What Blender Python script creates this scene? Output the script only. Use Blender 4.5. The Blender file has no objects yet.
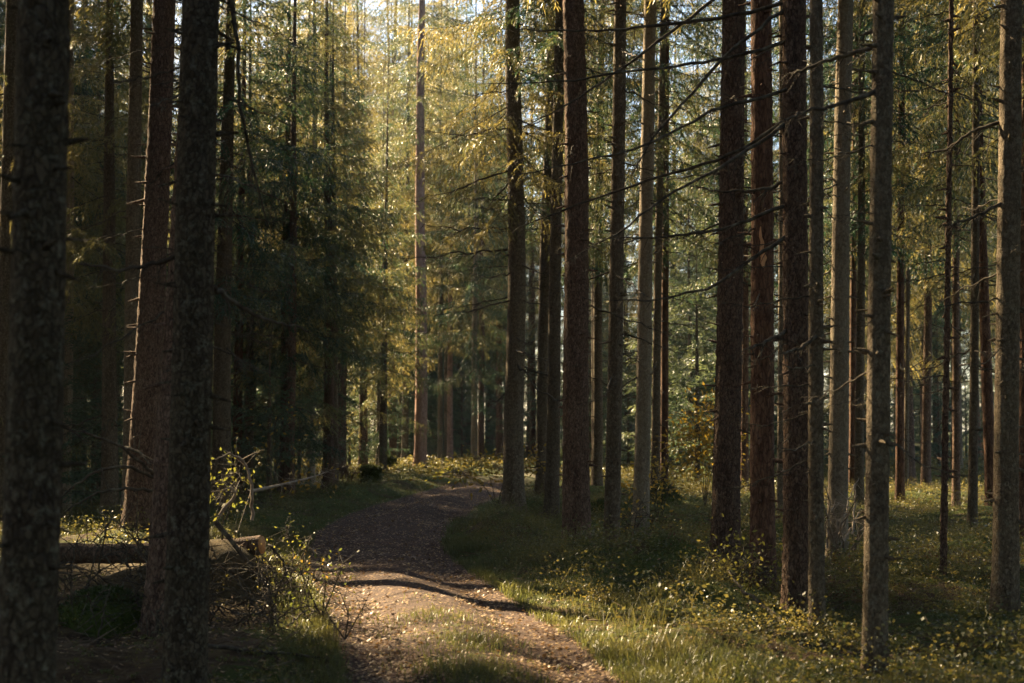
import bpy, math, random
import numpy as np
from mathutils import Vector, Matrix, Euler

random.seed(7)
RS = np.random.RandomState(11)
scene = bpy.context.scene
COL = scene.collection
R = math.radians

# ------------------------------------------------------------------ camera numbers
F = 50.0 / 36.0 * 1024.0
TILT = R(3.36)
EYE = 1.6


def at(px, py, d):
    """world point seen at pixel (px, py) at forward distance d"""
    u = (px - 512.0) / F
    v = (341.5 - py) / F
    y = math.cos(TILT) - v * math.sin(TILT)
    z = math.sin(TILT) + v * math.cos(TILT)
    k = d / y
    return Vector((u * k, d, EYE + z * k))


# ------------------------------------------------------------------ noise in numpy
def _hash(ix, iy, iz, seed):
    h = (ix.astype(np.int64) * 374761393 + iy.astype(np.int64) * 668265263 + iz.astype(np.int64) * 2147483647 + seed * 1274126177) & 0xFFFFFFFF
    h = ((h ^ (h >> 13)) * 1274126177) & 0xFFFFFFFF
    h = h ^ (h >> 16)
    return (h & 0xFFFFFF) / float(0xFFFFFF)


def vnoise(x, y, z=None, seed=0):
    x = np.asarray(x, float); y = np.asarray(y, float)
    z = np.zeros_like(x) if z is None else np.asarray(z, float)
    fx, fy, fz = np.floor(x), np.floor(y), np.floor(z)
    tx, ty, tz = x - fx, y - fy, z - fz
    tx = tx * tx * (3 - 2 * tx); ty = ty * ty * (3 - 2 * ty); tz = tz * tz * (3 - 2 * tz)
    r = 0
    for dx in (0, 1):
        for dy in (0, 1):
            for dz in (0, 1):
                w = (tx if dx else 1 - tx) * (ty if dy else 1 - ty) * (tz if dz else 1 - tz)
                r = r + w * _hash(fx + dx, fy + dy, fz + dz, seed)
    return r * 2 - 1


def fbm(x, y, z=None, seed=0, oct=3):
    r = 0; a = 1.0; s = 0.0
    x = np.asarray(x, float); y = np.asarray(y, float)
    z = None if z is None else np.asarray(z, float)
    for i in range(oct):
        k = 2.03 ** i
        r = r + a * vnoise(x * k, y * k, None if z is None else z * k, seed + i * 17)
        s += a; a *= 0.5
    return r / s


def sstep(a, b, x):
    t = np.clip((x - a) / (b - a), 0, 1)
    return t * t * (3 - 2 * t)


# ------------------------------------------------------------------ track and terrain
TRK = np.array([  # Y, centre X, half width
    (-30, 4.0, 1.0), (-10, 2.2, 1.0), (0, 1.05, .98), (5, .42, .98), (8.8, -.08, .98), (10.6, -.33, .98), (13, -.85, .97), (15.7, -1.4, .97), (19.8, -1.93, .98), (24, -2.02, 1.02),
    (28.4, -1.72, 1.1), (32.5, -1.25, 1.1), (38, -.75, 1.1), (43, -.1, 1.1), (50, 1.4, 1.1), (58, 4.0, 1.1), (70, 9.5, 1.1), (95, 24, 1.1)])


def trk(y):
    y = np.asarray(y, float)
    yy = np.linspace(-30, 95, 600)
    c = np.interp(yy, TRK[:, 0], TRK[:, 1]); w = np.interp(yy, TRK[:, 0], TRK[:, 2])
    k = np.hanning(41); k /= k.sum()
    c2 = np.convolve(np.pad(c, 20, mode='edge'), k, 'valid'); w2 = np.convolve(np.pad(w, 20, mode='edge'), k, 'valid')
    return np.interp(y, yy, c2), np.interp(y, yy, w2)


def trk_s(x, y):
    """signed cross coordinate of the track: -1..1 inside"""
    c, w = trk(y)
    c2, _ = trk(np.asarray(y) + .5)
    sl = (c2 - c) / .5
    return (np.asarray(x) - c) / np.sqrt(1 + sl * sl) / w


CTRL = [((px - 512) / F * d, d) for px, d in ((514, 26), (551, 25), (577, 17.8), (611, 18.2), (640, 20.7), (725, 16), (763, 13.7), (797, 12.3), (817, 11.2), (837, 17), (874, 9.4), (943, 14.2), (1005, 12.3), (972, 21.5), (660, 9.5), (760, 9), (950, 9.5), (183, 8.6), (163, 11.2), (690, 13))]


def hgt(x, y):
    x = np.asarray(x, float); y = np.asarray(y, float)
    h = hgt0(x, y)
    num = 0; den = 0
    for (cx, cy), c0 in zip(CTRL, CTRL_H):
        w = np.exp(-((x - cx) ** 2 + (y - cy) ** 2) / 1.1 ** 2)
        num = num + w * c0; den = den + w
    h = h - num / np.maximum(den, 1)
    for hx, hy, hh, hr in ((1.72, 15.6, .36, .5), (1.3, 17.2, .16, .5), (2.0, 14.4, .28, .4), (4.9, 12.2, .1, .7), (.75, 16.3, .2, .45), (3.5, 19.5, .25, .6), (5.6, 17.5, .25, .5), (-.25, 20.4, .2, .45), (4.2, 14.5, .15, .8), (1.6, 12.6, .14, .6), (2.75, 29, .3, .5)):
        h = h + hh * np.exp(-((x - hx) ** 2 + (y - hy) ** 2) / hr ** 2)
    return h


def hgt0(x, y):
    x = np.asarray(x, float); y = np.asarray(y, float)
    s = trk_s(x, y)
    a = np.abs(s)
    wild = sstep(1.0, 2.0, a)
    far = 1 - .6 * sstep(60, 140, y)
    h = .08 * fbm(x * .16, y * .16, seed=3) + .05 * fbm(x * .6, y * .6, seed=5)
    hum = np.clip(fbm(x * .55 + 9, y * .55, seed=21, oct=2) - .08, 0, 1)
    h = h * (.35 + .65 * wild) + wild * far * (.30 * hum + .085 * fbm(x * 1.7, y * 1.7, seed=8, oct=3))
    # raised verge to both sides of the sunken track
    h = h + .10 * sstep(1.0, 1.8, a) * np.exp(-np.clip(a - 1.8, 0, 9) / 3.0)
    rut = np.exp(-((a - .62) / .24) ** 2)
    h = h - .055 * rut * (1 - sstep(.9, 1.3, a)) + .03 * np.exp(-(s / .3) ** 2)
    h = h + .018 * fbm(x * 3.3, y * 3.3, seed=31, oct=2) * (1 - .5 * wild)
    # earth mound left of the track, under the cut log
    h = h + .40 * np.exp(-(((x + 2.75) / .62) ** 2 + ((y - 13.2) / .65) ** 2))
    h = h + .14 * np.exp(-(((x + 3.7) / .45) ** 2 + ((y - 12.3) / .5) ** 2))
    return h


CTRL_H = list(hgt0(np.array([c[0] for c in CTRL]), np.array([c[1] for c in CTRL])) + .03)


def hz(x, y):
    return float(hgt(np.array([x]), np.array([y]))[0])


# ------------------------------------------------------------------ mesh builders
def build_mesh(name, V, quads=None, tris=None, smooth=False, mats=(), mat_idx=None):
    me = bpy.data.meshes.new(name)
    V = np.asarray(V, np.float32).reshape(-1, 3)
    nq = 0 if quads is None else len(quads); nt = 0 if tris is None else len(tris)
    loops = []
    if nq: loops.append(np.asarray(quads, np.int32).ravel())
    if nt: loops.append(np.asarray(tris, np.int32).ravel())
    loops = np.concatenate(loops)
    me.vertices.add(len(V)); me.vertices.foreach_set('co', V.ravel())
    me.loops.add(len(loops)); me.loops.foreach_set('vertex_index', loops)
    me.polygons.add(nq + nt)
    st = np.concatenate([np.arange(nq) * 4, nq * 4 + np.arange(nt) * 3]).astype(np.int32)
    me.polygons.foreach_set('loop_start', st)
    if smooth:
        me.polygons.foreach_set('use_smooth', np.ones(nq + nt, bool))
    if mat_idx is not None:
        me.polygons.foreach_set('material_index', np.asarray(mat_idx, np.int32))
    for m in mats: me.materials.append(m)
    me.update(calc_edges=True)
    return me


class MB:
    """collects vertices and quads / triangles"""
    def __init__(s): s.v = []; s.q = []; s.t = []; s.n = 0; s.qm = []; s.tm = []
    def add(s, V, q=None, t=None, m=0):
        V = np.asarray(V, float).reshape(-1, 3)
        s.v.append(V)
        if q is not None and len(q): s.q.append(np.asarray(q) + s.n); s.qm.append(np.full(len(q), m))
        if t is not None and len(t): s.t.append(np.asarray(t) + s.n); s.tm.append(np.full(len(t), m))
        s.n += len(V)
    def tube(s, pts, rad, sides=6, cap=False, m=0):
        V, q, t = tube(pts, rad, sides, cap)
        s.add(V, q, t, m)
    def mesh(s, name, mats, smooth=True):
        q = np.concatenate(s.q) if s.q else None
        t = np.concatenate(s.t) if s.t else None
        mi = np.concatenate((s.qm or [np.zeros(0)]) + (s.tm or [np.zeros(0)]))
        return build_mesh(name, np.concatenate(s.v), q, t, smooth, mats, mi)


def tube(pts, rad, sides=6, cap=False):
    pts = np.asarray(pts, float); n = len(pts)
    rad = np.broadcast_to(np.asarray(rad, float), (n,))
    T = np.gradient(pts, axis=0); T /= np.linalg.norm(T, axis=1)[:, None] + 1e-9
    ref = np.array([0, 0, 1.0]) if abs(T[0, 2]) < .9 else np.array([1.0, 0, 0])
    A = np.cross(T, ref)
    for i in range(n):
        if i: A[i] = A[i - 1] - T[i] * A[i - 1].dot(T[i])
        A[i] /= np.linalg.norm(A[i]) + 1e-9
    B = np.cross(T, A)
    th = np.linspace(0, 2 * np.pi, sides, endpoint=False)
    V = pts[:, None] + rad[:, None, None] * (np.cos(th)[None, :, None] * A[:, None] + np.sin(th)[None, :, None] * B[:, None])
    i = np.arange(n - 1)[:, None] * sides; j = np.arange(sides)[None]
    q = np.stack([i + j, i + (j + 1) % sides, i + sides + (j + 1) % sides, i + sides + j], -1).reshape(-1, 4)
    V = V.reshape(-1, 3); t = None
    if cap:
        V = np.concatenate([V, pts[:1], pts[-1:]])
        a = np.arange(sides); c0 = n * sides
        t = np.concatenate([np.stack([np.full(sides, c0), (a + 1) % sides, a], 1), np.stack([np.full(sides, c0 + 1), (n - 1) * sides + a, (n - 1) * sides + (a + 1) % sides], 1)])
    return V, q, t


def link(name, me, parent=None):
    o = bpy.data.objects.new(name, me); COL.objects.link(o)
    if parent: o.parent = parent
    return o


def thing(name, label, cat, loc=(0, 0, 0), group=None):
    o = bpy.data.objects.new(name, None); COL.objects.link(o)
    o.empty_display_size = .3
    o.location = loc; tag(o, label, cat, group)
    return o


def tag(o, label=None, cat=None, group=None, kind=None):
    for k, v in (('label', label), ('category', cat), ('group', group), ('kind', kind)):
        if v: o[k] = v
    return o


# ------------------------------------------------------------------ materials
class NT:
    def __init__(s, name):
        s.m = bpy.data.materials.new(name); s.m.use_nodes = True
        s.t = s.m.node_tree; s.t.nodes.clear()
        s.out = s.t.nodes.new('ShaderNodeOutputMaterial')
    def n(s, typ, **kw):
        nd = s.t.nodes.new(typ)
        for k, v in kw.items():
            if k.startswith('i_'):
                nd.inputs[k[2:].replace('_', ' ')].default_value = v
            else: setattr(nd, k, v)
        return nd
    def l(s, a, b): s.t.links.new(a, b)
    def coords(s, scale=(1, 1, 1), kind='Object'):
        tc = s.n('ShaderNodeTexCoord'); mp = s.n('ShaderNodeMapping')
        mp.inputs['Scale'].default_value = scale
        s.l(tc.outputs[kind], mp.inputs['Vector']); return mp.outputs['Vector']
    def noise(s, vec, scale, detail=3, rough=.55):
        nd = s.n('ShaderNodeTexNoise'); nd.inputs['Scale'].default_value = scale; nd.inputs['Detail'].default_value = detail; nd.inputs['Roughness'].default_value = rough
        s.l(vec, nd.inputs['Vector']); return nd.outputs['Fac']
    def vor(s, vec, scale, feature='F1', out='Distance'):
        nd = s.n('ShaderNodeTexVoronoi'); nd.feature = feature; nd.inputs['Scale'].default_value = scale
        s.l(vec, nd.inputs['Vector']); return nd.outputs[out]
    def ramp(s, fac, stops):
        nd = s.n('ShaderNodeValToRGB'); e = nd.color_ramp.elements
        while len(e) < len(stops): e.new(.5)
        for i, (p, c) in enumerate(stops):
            e[i].position = p; e[i].color = (*c, 1) if len(c) == 3 else c
        s.l(fac, nd.inputs['Fac']); return nd.outputs['Color']
    def mix(s, fac, a, b):
        nd = s.n('ShaderNodeMix', data_type='RGBA')
        for v, i in ((fac, 0), (a, 6), (b, 7)):
            if isinstance(v, (int, float)): nd.inputs[i].default_value = v
            elif isinstance(v, tuple): nd.inputs[i].default_value = (*v, 1)
            else: s.l(v, nd.inputs[i])
        return nd.outputs[2]
    def math(s, op, a, b=0.0):
        nd = s.n('ShaderNodeMath', operation=op)
        for v, i in ((a, 0), (b, 1)):
            if isinstance(v, (int, float)): nd.inputs[i].default_value = v
            else: s.l(v, nd.inputs[i])
        return nd.outputs[0]
    def bump(s, height, strength=.5, dist=.02):
        nd = s.n('ShaderNodeBump'); nd.inputs['Strength'].default_value = strength; nd.inputs['Distance'].default_value = dist
        s.l(height, nd.inputs['Height']); return nd.outputs['Normal']
    def principled(s, col, rough=.85, normal=None, spec=.3):
        b = s.n('ShaderNodeBsdfPrincipled'); b.inputs['Roughness'].default_value = rough; b.inputs['Specular IOR Level'].default_value = spec
        if isinstance(col, tuple): b.inputs['Base Color'].default_value = (*col, 1)
        else: s.l(col, b.inputs['Base Color'])
        if normal is not None: s.l(normal, b.inputs['Normal'])
        s.l(b.outputs[0], s.out.inputs['Surface']); return b
    def leaf(s, col, tcol, k=.45, rough=.5, spec=.25):
        b = s.principled(col, rough, None, spec)
        tr = s.n('ShaderNodeBsdfTranslucent'); s.l(tcol, tr.inputs['Color']) if not isinstance(tcol, tuple) else setattr(tr.inputs['Color'], 'default_value', (*tcol, 1))
        mx = s.n('ShaderNodeMixShader'); mx.inputs[0].default_value = k
        s.l(b.outputs[0], mx.inputs[1]); s.l(tr.outputs[0], mx.inputs[2]); s.l(mx.outputs[0], s.out.inputs['Surface'])


def bark(name, dark, mid, pale, moss=.0, plate=40.0, zs=.35, bstr=.8, lichen=.0, crackw=.5):
    t = NT(name)
    v = t.coords((1, 1, zs)); v1 = t.coords((1, 1, 1)); v2 = t.coords((1, 1, .12))
    warp = t.n('ShaderNodeTexNoise'); warp.inputs['Scale'].default_value = plate * .45; warp.inputs['Detail'].default_value = 4; t.l(v, warp.inputs['Vector'])
    add = t.n('ShaderNodeVectorMath', operation='MULTIPLY_ADD'); add.inputs[1].default_value = (2.2 / plate,) * 3
    t.l(warp.outputs['Color'], add.inputs[0]); t.l(v, add.inputs[2]); w = add.outputs[0]
    e = t.vor(w, plate, 'DISTANCE_TO_EDGE')
    cell = t.vor(w, plate, 'F1', 'Color')
    n1 = t.noise(v, plate * .9, 5, .7); n2 = t.noise(v1, 1.3, 4, .6); n3 = t.noise(v1, 110, 3, .7); n4 = t.noise(v2, 9, 5, .65)
    m_ = t.math('ADD', t.math('MULTIPLY', n1, .5), t.math('ADD', t.math('MULTIPLY', n4, .3), t.math('MULTIPLY', n2, .2)))
    c = t.ramp(m_, [(.36, dark), (.5, mid), (.66, pale)])
    sep = t.n('ShaderNodeSeparateColor'); t.l(cell, sep.inputs[0])
    c = t.mix(t.math('MULTIPLY', t.math('POWER', sep.outputs[0], 2.2), .6), c, pale)
    crack = t.ramp(t.math('ADD', e, t.math('MULTIPLY', t.math('SUBTRACT', n1, .5), .25)), [(.0, (1 - crackw,) * 3), (.16, (1, 1, 1))])
    c = t.mix(crack, dark, c)
    if lichen:
        lf = t.ramp(t.noise(v1, 19, 6, .75), [(.54, (0, 0, 0)), (.62, (lichen,) * 3)])
        c = t.mix(lf, c, (.23, .22, .165))
    if moss:
        mf = t.ramp(t.math('ADD', n2, t.math('MULTIPLY', n1, .35)), [(.52, (0, 0, 0)), (.85, (moss,) * 3)])
        c = t.mix(mf, c, (.065, .068, .026))
    oi = t.n('ShaderNodeObjectInfo')
    hs = t.n('ShaderNodeHueSaturation'); t.l(c, hs.inputs['Color'])
    t.l(t.math('ADD', t.math('MULTIPLY', oi.outputs['Random'], .45), .78), hs.inputs['Value'])
    h = t.math('ADD', t.math('MULTIPLY', crack, .6), t.math('ADD', t.math('MULTIPLY', n1, .7), t.math('ADD', t.math('MULTIPLY', n3, .25), t.math('MULTIPLY', sep.outputs[1], .35))))
    t.principled(hs.outputs[0], .92, t.bump(h, bstr, .018), .15)
    return t.m


M = {}
M['bark_grey'] = bark('grey_spruce_bark', (.036, .025, .016), (.115, .083, .054), (.23, .18, .124), .18, 42, .65, 1.0, .35, .5)
M['bark_shaded'] = bark('shaded_lichened_spruce_bark', (.022, .015, .010), (.07, .05, .034), (.16, .125, .088), .25, 34, .6, 1.2, .6, .65)  # lichened, darker copy of the grey bark: left foreground shade put into its colour
M['bark_brown'] = bark('brown_plated_bark', (.03, .017, .012), (.12, .071, .048), (.24, .16, .115), .10, 44, .45, 1.0, .15, .7)
M['bark_red'] = bark('red_brown_bark', (.028, .014, .009), (.10, .052, .032), (.20, .115, .072), .0, 34, .3, .9, .05, .6)
M['bark_pine'] = bark('pink_pine_bark', (.10, .052, .038), (.25, .145, .11), (.36, .24, .185), .0, 26, .4, .5, .1, .3)
M['bark_pale'] = bark('pale_grey_bark', (.075, .056, .038), (.20, .155, .105), (.34, .28, .20), .15, 42, .75, .9, .4, .4)

t = NT('dead_twig_bark')
n = t.noise(t.coords(), 14, 4)
t.principled(t.ramp(n, [(.35, (.03, .022, .015)), (.55, (.075, .06, .042)), (.75, (.16, .15, .105))]), .9, None, .2)
M['twig'] = t.m
t = NT('dry_twig')
t.principled(t.ramp(t.noise(t.coords(), 3, 2), [(.35, (.06, .04, .026)), (.65, (.17, .12, .08))]), .9, None, .2)
M['dryt'] = t.m
t = NT('pale_dead_wood')
n = t.noise(t.coords(), 9, 4)
t.principled(t.ramp(n, [(.3, (.14, .10, .07)), (.7, (.36, .30, .23))]), .85, None, .2)
M['palewood'] = t.m
t = NT('fresh_cut_wood')
v = t.coords()
wv = t.n('ShaderNodeTexWave', wave_type='RINGS', rings_direction='X'); wv.inputs['Scale'].default_value = 22; wv.inputs['Distortion'].default_value = 1.5; t.l(v, wv.inputs['Vector'])
t.principled(t.mix(t.math('MULTIPLY', t.noise(v, 12, 4), .6), t.ramp(wv.outputs['Fac'], [(0, (.42, .20, .07)), (1, (.60, .34, .14))]), (.16, .09, .05)), .8)
M['cutwood'] = t.m
t = NT('torn_inner_wood')
t.principled(t.ramp(t.noise(t.coords((1, 1, .15)), 40, 3), [(.3, (.42, .19, .08)), (.7, (.66, .36, .18))]), .8)
M['scar'] = t.m


def foliage(name, c0, c1, t0, t1, k):
    t = NT(name)
    v = t.coords()
    oi = t.n('ShaderNodeObjectInfo')
    n = t.math('ADD', t.math('MULTIPLY', t.noise(v, 1.1, 3), .6), t.math('MULTIPLY', t.noise(v, 14, 2), .4))
    n = t.math('ADD', n, t.math('MULTIPLY', t.math('SUBTRACT', oi.outputs['Random'], .5), .38))
    t.leaf(t.ramp(n, [(.32, c0), (.68, c1)]), t.ramp(n, [(.36, t0), (.66, t1)]), k, .42, .4)
    return t.m


M['needles'] = foliage('spruce_needles', (.014, .038, .023), (.050, .072, .034), (.045, .10, .045), (.48, .38, .11), .40)
M['needles_young'] = foliage('young_spruce_needles', (.02, .052, .036), (.05, .085, .05), (.08, .13, .06), (.20, .22, .09), .42)
M['yellow_leaf'] = foliage('yellow_autumn_leaf', (.22, .13, .02), (.34, .22, .04), (.30, .19, .02), (.48, .32, .05), .5)
M['lime_leaf'] = foliage('yellow_green_leaf', (.10, .12, .025), (.24, .19, .035), (.16, .18, .03), (.34, .28, .05), .5)
M['berry_leaf'] = foliage('bilberry_leaf', (.018, .040, .020), (.085, .085, .025), (.06, .09, .03), (.28, .21, .05), .45)
M['grass'] = foliage('grass_blade', (.035, .052, .016), (.09, .095, .03), (.07, .095, .022), (.21, .185, .055), .45)
M['dry_grass'] = foliage('dry_grass_blade', (.07, .075, .022), (.17, .13, .05), (.12, .11, .03), (.30, .22, .07), .45)
M['moss'] = foliage('moss_frond', (.026, .042, .010), (.075, .088, .02), (.05, .075, .012), (.15, .145, .03), .35)
M['bracken'] = foliage('rust_bracken', (.08, .042, .018), (.17, .10, .045), (.12, .06, .02), (.24, .14, .05), .4)

t = NT('litter_leaf')
v = t.coords()
n = t.noise(v, 23, 2, .6)
t.leaf(t.ramp(n, [(.3, (.10, .055, .03)), (.45, (.22, .13, .065)), (.58, (.36, .25, .13)), (.72, (.42, .29, .08))]), (.25, .14, .05), .2, .55, .3)
M['litter'] = t.m

t = NT('forest_floor_soil')
v = t.coords()
n1 = t.noise(v, .45, 4); n2 = t.noise(v, 6, 5, .65); n3 = t.noise(v, 55, 4, .7)
c = t.ramp(n2, [(.32, (.035, .022, .013)), (.55, (.085, .055, .03)), (.75, (.15, .10, .055))])
mm = t.ramp(t.math('ADD', n1, t.math('MULTIPLY', t.math('SUBTRACT', n2, .5), .7)), [(.38, (0, 0, 0)), (.52, (1, 1, 1))])
mc = t.ramp(n3, [(.3, (.028, .042, .010)), (.7, (.085, .10, .024))])
px_ = t.n('ShaderNodeSeparateXYZ'); t.l(v, px_.inputs[0])
bare = t.math('MULTIPLY', t.math('LESS_THAN', t.math('ADD', px_.outputs[0], t.math('MULTIPLY', n1, 1.2)), -1.35), t.math('LESS_THAN', t.math('ADD', px_.outputs[1], t.math('MULTIPLY', n1, 2.0)), 17.0))
mm = t.math('MULTIPLY', mm, t.math('SUBTRACT', 1.0, t.math('MULTIPLY', bare, .8)))
c = t.mix(mm, c, mc)
t.principled(c, .95, t.bump(t.math('ADD', n2, t.math('MULTIPLY', n3, .5)), .9, .05), .1)
M['floor'] = t.m

t = NT('leaf_strewn_track_soil')
v = t.coords()
n1 = t.noise(v, 1.1, 4); n2 = t.noise(v, 9, 5, .7); n3 = t.noise(v, 90, 3, .7)
vc = t.vor(v, 26, 'F1', 'Color'); vd = t.vor(v, 26, 'F1', 'Distance')
sep = t.n('ShaderNodeSeparateColor'); t.l(vc, sep.inputs[0])
soil = t.ramp(t.math('ADD', t.math('MULTIPLY', n2, .7), t.math('MULTIPLY', n1, .3)), [(.3, (.026, .014, .010)), (.55, (.062, .033, .021)), (.75, (.115, .066, .04))])
lm = t.math('MULTIPLY', t.math('GREATER_THAN', sep.outputs[0], .70), t.math('LESS_THAN', vd, .42))
leafc = t.ramp(sep.outputs[1], [(0, (.12, .065, .035)), (.5, (.26, .165, .09)), (1, (.36, .26, .12))])
c = t.mix(t.math('MULTIPLY', lm, .8), soil, leafc)
at_ = t.n('ShaderNodeAttribute', attribute_name='cross')
edge = t.math('ADD', at_.outputs['Fac'], t.math('ADD', t.math('MULTIPLY', t.math('SUBTRACT', n2, .5), 1.6), t.math('MULTIPLY', t.math('SUBTRACT', n1, .5), .8)))
ef = t.ramp(edge, [(.45, (0, 0, 0)), (.75, (1, 1, 1))])
gc = t.ramp(n3, [(.3, (.035, .05, .012)), (.7, (.09, .105, .028))])
c = t.mix(ef, c, gc)
t.principled(c, .9, t.bump(t.math('ADD', t.math('ADD', n2, t.math('MULTIPLY', n3, .4)), t.math('MULTIPLY', lm, .25)), .8, .035), .2)
M['track'] = t.m

# ------------------------------------------------------------------ ground and track
def axis(fine0, fine1, d, lo, hi, g=1.12):
    a = list(np.arange(fine0, fine1, d))
    s = d; x = a[-1]
    while x < hi: s *= g; x += s; a.append(x)
    s = d; x = a[0]; b = []
    while x > lo: s *= g; x -= s; b.append(x)
    return np.array(b[::-1] + a)


gx = axis(-9, 9, .085, -230, 230, 1.05)
gy = axis(6.5, 30, .085, -50, 300, 1.035)
X, Y = np.meshgrid(gx, gy)
Z = hgt(X, Y)
Sx = np.abs(trk_s(X, Y))
Z = Z - .07 * (1 - sstep(.75, .98, Sx)) * (Y < 92)
nx, ny = len(gx), len(gy)
i = np.arange(ny - 1)[:, None] * nx; j = np.arange(nx - 1)[None]
Q = np.stack([i + j, i + j + 1, i + nx + j + 1, i + nx + j], -1).reshape(-1, 4)
me = build_mesh('forest_floor', np.stack([X, Y, Z], -1), Q, None, True, (M['floor'],))
tag(link('forest_floor', me), kind='structure')

ty = np.concatenate([np.arange(-8, 6, .25), np.arange(6, 30, .07), np.arange(30, 92, .2)])
ts = np.linspace(-1.12, 1.12, 41)
c, w = trk(ty); c2, _ = trk(ty + .5); sl = (c2 - c) / .5
nrm = 1 / np.sqrt(1 + sl ** 2)
XX = c[:, None] + ts[None] * w[:, None] * nrm[:, None]
YY = ty[:, None] - ts[None] * w[:, None] * (sl * nrm)[:, None]
ZZ = hgt(XX, YY) + .004 - .06 * sstep(.98, 1.12, np.abs(ts))[None]
n_ = len(ts)
i = np.arange(len(ty) - 1)[:, None] * n_; j = np.arange(n_ - 1)[None]
Q = np.stack([i + j, i + j + 1, i + n_ + j + 1, i + n_ + j], -1).reshape(-1, 4)
me = build_mesh('forest_track', np.stack([XX, YY, ZZ], -1), Q, None, True, (M['track'],))
a_ = np.abs(ts)[None] * np.ones_like(XX)
mid = np.exp(-(ts[None] / .34) ** 2) * (1 - sstep(11, 14, YY)) * .5
late = .62 * sstep(34, 44, YY)
cr = np.maximum(np.maximum(sstep(.78, 1.1, a_), mid), late)
at_m = me.attributes.new('cross', 'FLOAT', 'POINT'); at_m.data.foreach_set('value', cr.astype(np.float32).ravel())
tag(link('forest_track', me), kind='structure')

# ------------------------------------------------------------------ trunks
def trunk_mesh(name, H, r, seed, mat, near=False, flare=.55, stubs=40, vis=8.0, rough=.006, zs=.45):
    rs = np.random.RandomState(seed)
    sides = 48 if near else 16
    if near: z = np.concatenate([np.arange(-.4, 1.2, .035), np.arange(1.2, vis, .05), np.linspace(vis, H, 14)])
    else: z = np.concatenate([np.arange(-.4, 1.0, .12), np.arange(1.0, vis + 5, .5), np.linspace(vis + 5.5, H, 8)])
    th = np.linspace(0, 2 * np.pi, sides, endpoint=False)
    Zg, Tg = np.meshgrid(z, th, indexing='ij')
    t_ = np.clip(Zg / H, 0, 1)
    rad = r * (1.06 - .30 * np.clip(t_ / .4, 0, 1) - .66 * np.clip((t_ - .4) / .6, 0, 1) ** 1.1)
    ph = rs.rand(3) * 6.28
    fl = flare * np.exp(-np.clip(Zg, -.2, 9) / .16) * .55 + flare * .45 * np.exp(-np.clip(Zg, -.2, 9) / .5)
    lobes = .5 + .5 * np.cos(rs.randint(4, 6) * Tg + ph[0] + .6 * np.sin(2 * Tg + ph[1]))
    rad = rad * (1 + fl * (.45 + .55 * lobes))
    rad = rad * (1 + .035 * fbm(np.cos(Tg) * 1.2 + seed, np.sin(Tg) * 1.2, Zg * 1.3, seed=seed, oct=2))
    if near:
        cx, cy = np.cos(Tg) * r, np.sin(Tg) * r
        a = vnoise(cx * 38, cy * 38, Zg * 38 * zs, seed=seed + 3); b = vnoise(cx * 80, cy * 80, Zg * 80 * zs, seed=seed + 4)
        rad = rad + rough * (np.abs(a) * 1.6 - .5) + rough * .5 * b
    bend = r * .3 * np.clip(Zg / 2.5, 0, 1)
    bx = bend * vnoise(Zg * .22, Zg * 0 + seed, seed=5); by = bend * vnoise(Zg * .22, Zg * 0 + seed + 50.5, seed=6)
    V = np.stack([np.cos(Tg) * rad + bx, np.sin(Tg) * rad + by, Zg], -1).reshape(-1, 3)
    n = len(z); i = np.arange(n - 1)[:, None] * sides; j = np.arange(sides)[None]
    q = np.stack([i + j, i + (j + 1) % sides, i + sides + (j + 1) % sides, i + sides + j], -1).reshape(-1, 4)
    mb = MB(); mb.add(V, q)
    for _ in range(stubs):
        zz = rs.uniform(.7, vis); a = rs.rand() * 6.28; l = r * .8 + rs.uniform(.02, .10)
        p0 = np.array([math.cos(a) * r * .6, math.sin(a) * r * .6, zz]); d = np.array([math.cos(a), math.sin(a), rs.uniform(-.35, .2)])
        rr = rs.uniform(.006, .013)
        mb.tube([p0, p0 + d * l * .5, p0 + d * l], [rr * 1.8, rr * 1.2, rr * .5], 5)
    return mb.mesh(name, (M[mat],), True)


# ------------------------------------------------------------------ dead branches (unit length, along +X)
def dead_branch_mesh(seed, droop, rise, twigs=14, mat='twig'):
    rs = np.random.RandomState(seed)
    t = np.linspace(0, 1, 14)
    y = .10 * np.cumsum(rs.randn(14)) / 3.5 * t
    z = -droop * t ** 1.15 + rise * t ** 2.6 + .012 * rs.randn(14) * (t > 0)
    P = np.stack([t, y, z], 1)
    mb = MB(); mb.tube(P, .0095 * (1 - t) ** .8 + .0018, 6)
    for _ in range(twigs):
        k = rs.uniform(.18, .97); p = np.array([np.interp(k, t, P[:, a]) for a in range(3)])
        s = rs.choice((-1, 1)); l = rs.uniform(.06, .30) * (1.15 - k)
        l = max(l, .04)
        d = np.array([rs.uniform(.4, .9), s * rs.uniform(.4, 1), rs.uniform(-.55, .1)]); d /= np.linalg.norm(d)
        u = np.linspace(0, 1, 5)[:, None]
        tw = p + d * l * u + np.array([.15, 0, -.25]) * l * u ** 2 + .01 * rs.randn(5, 3) * u
        mb.tube(tw, .0032 * (1 - u[:, 0]) + .001, 4)
        if rs.rand() < .6:
            q0 = tw[2]; d2 = np.array([d[0], -d[1] * .4, -.5]); mb.tube([q0, q0 + d2 * l * .3, q0 + d2 * l * .5], [.002, .0015, .001], 4)
    return mb.mesh('dead_branch', (M[mat],), True)


DEAD = [dead_branch_mesh(100 + k, RS.uniform(.12, .5), RS.uniform(.0, .35)) for k in range(14)]


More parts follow.
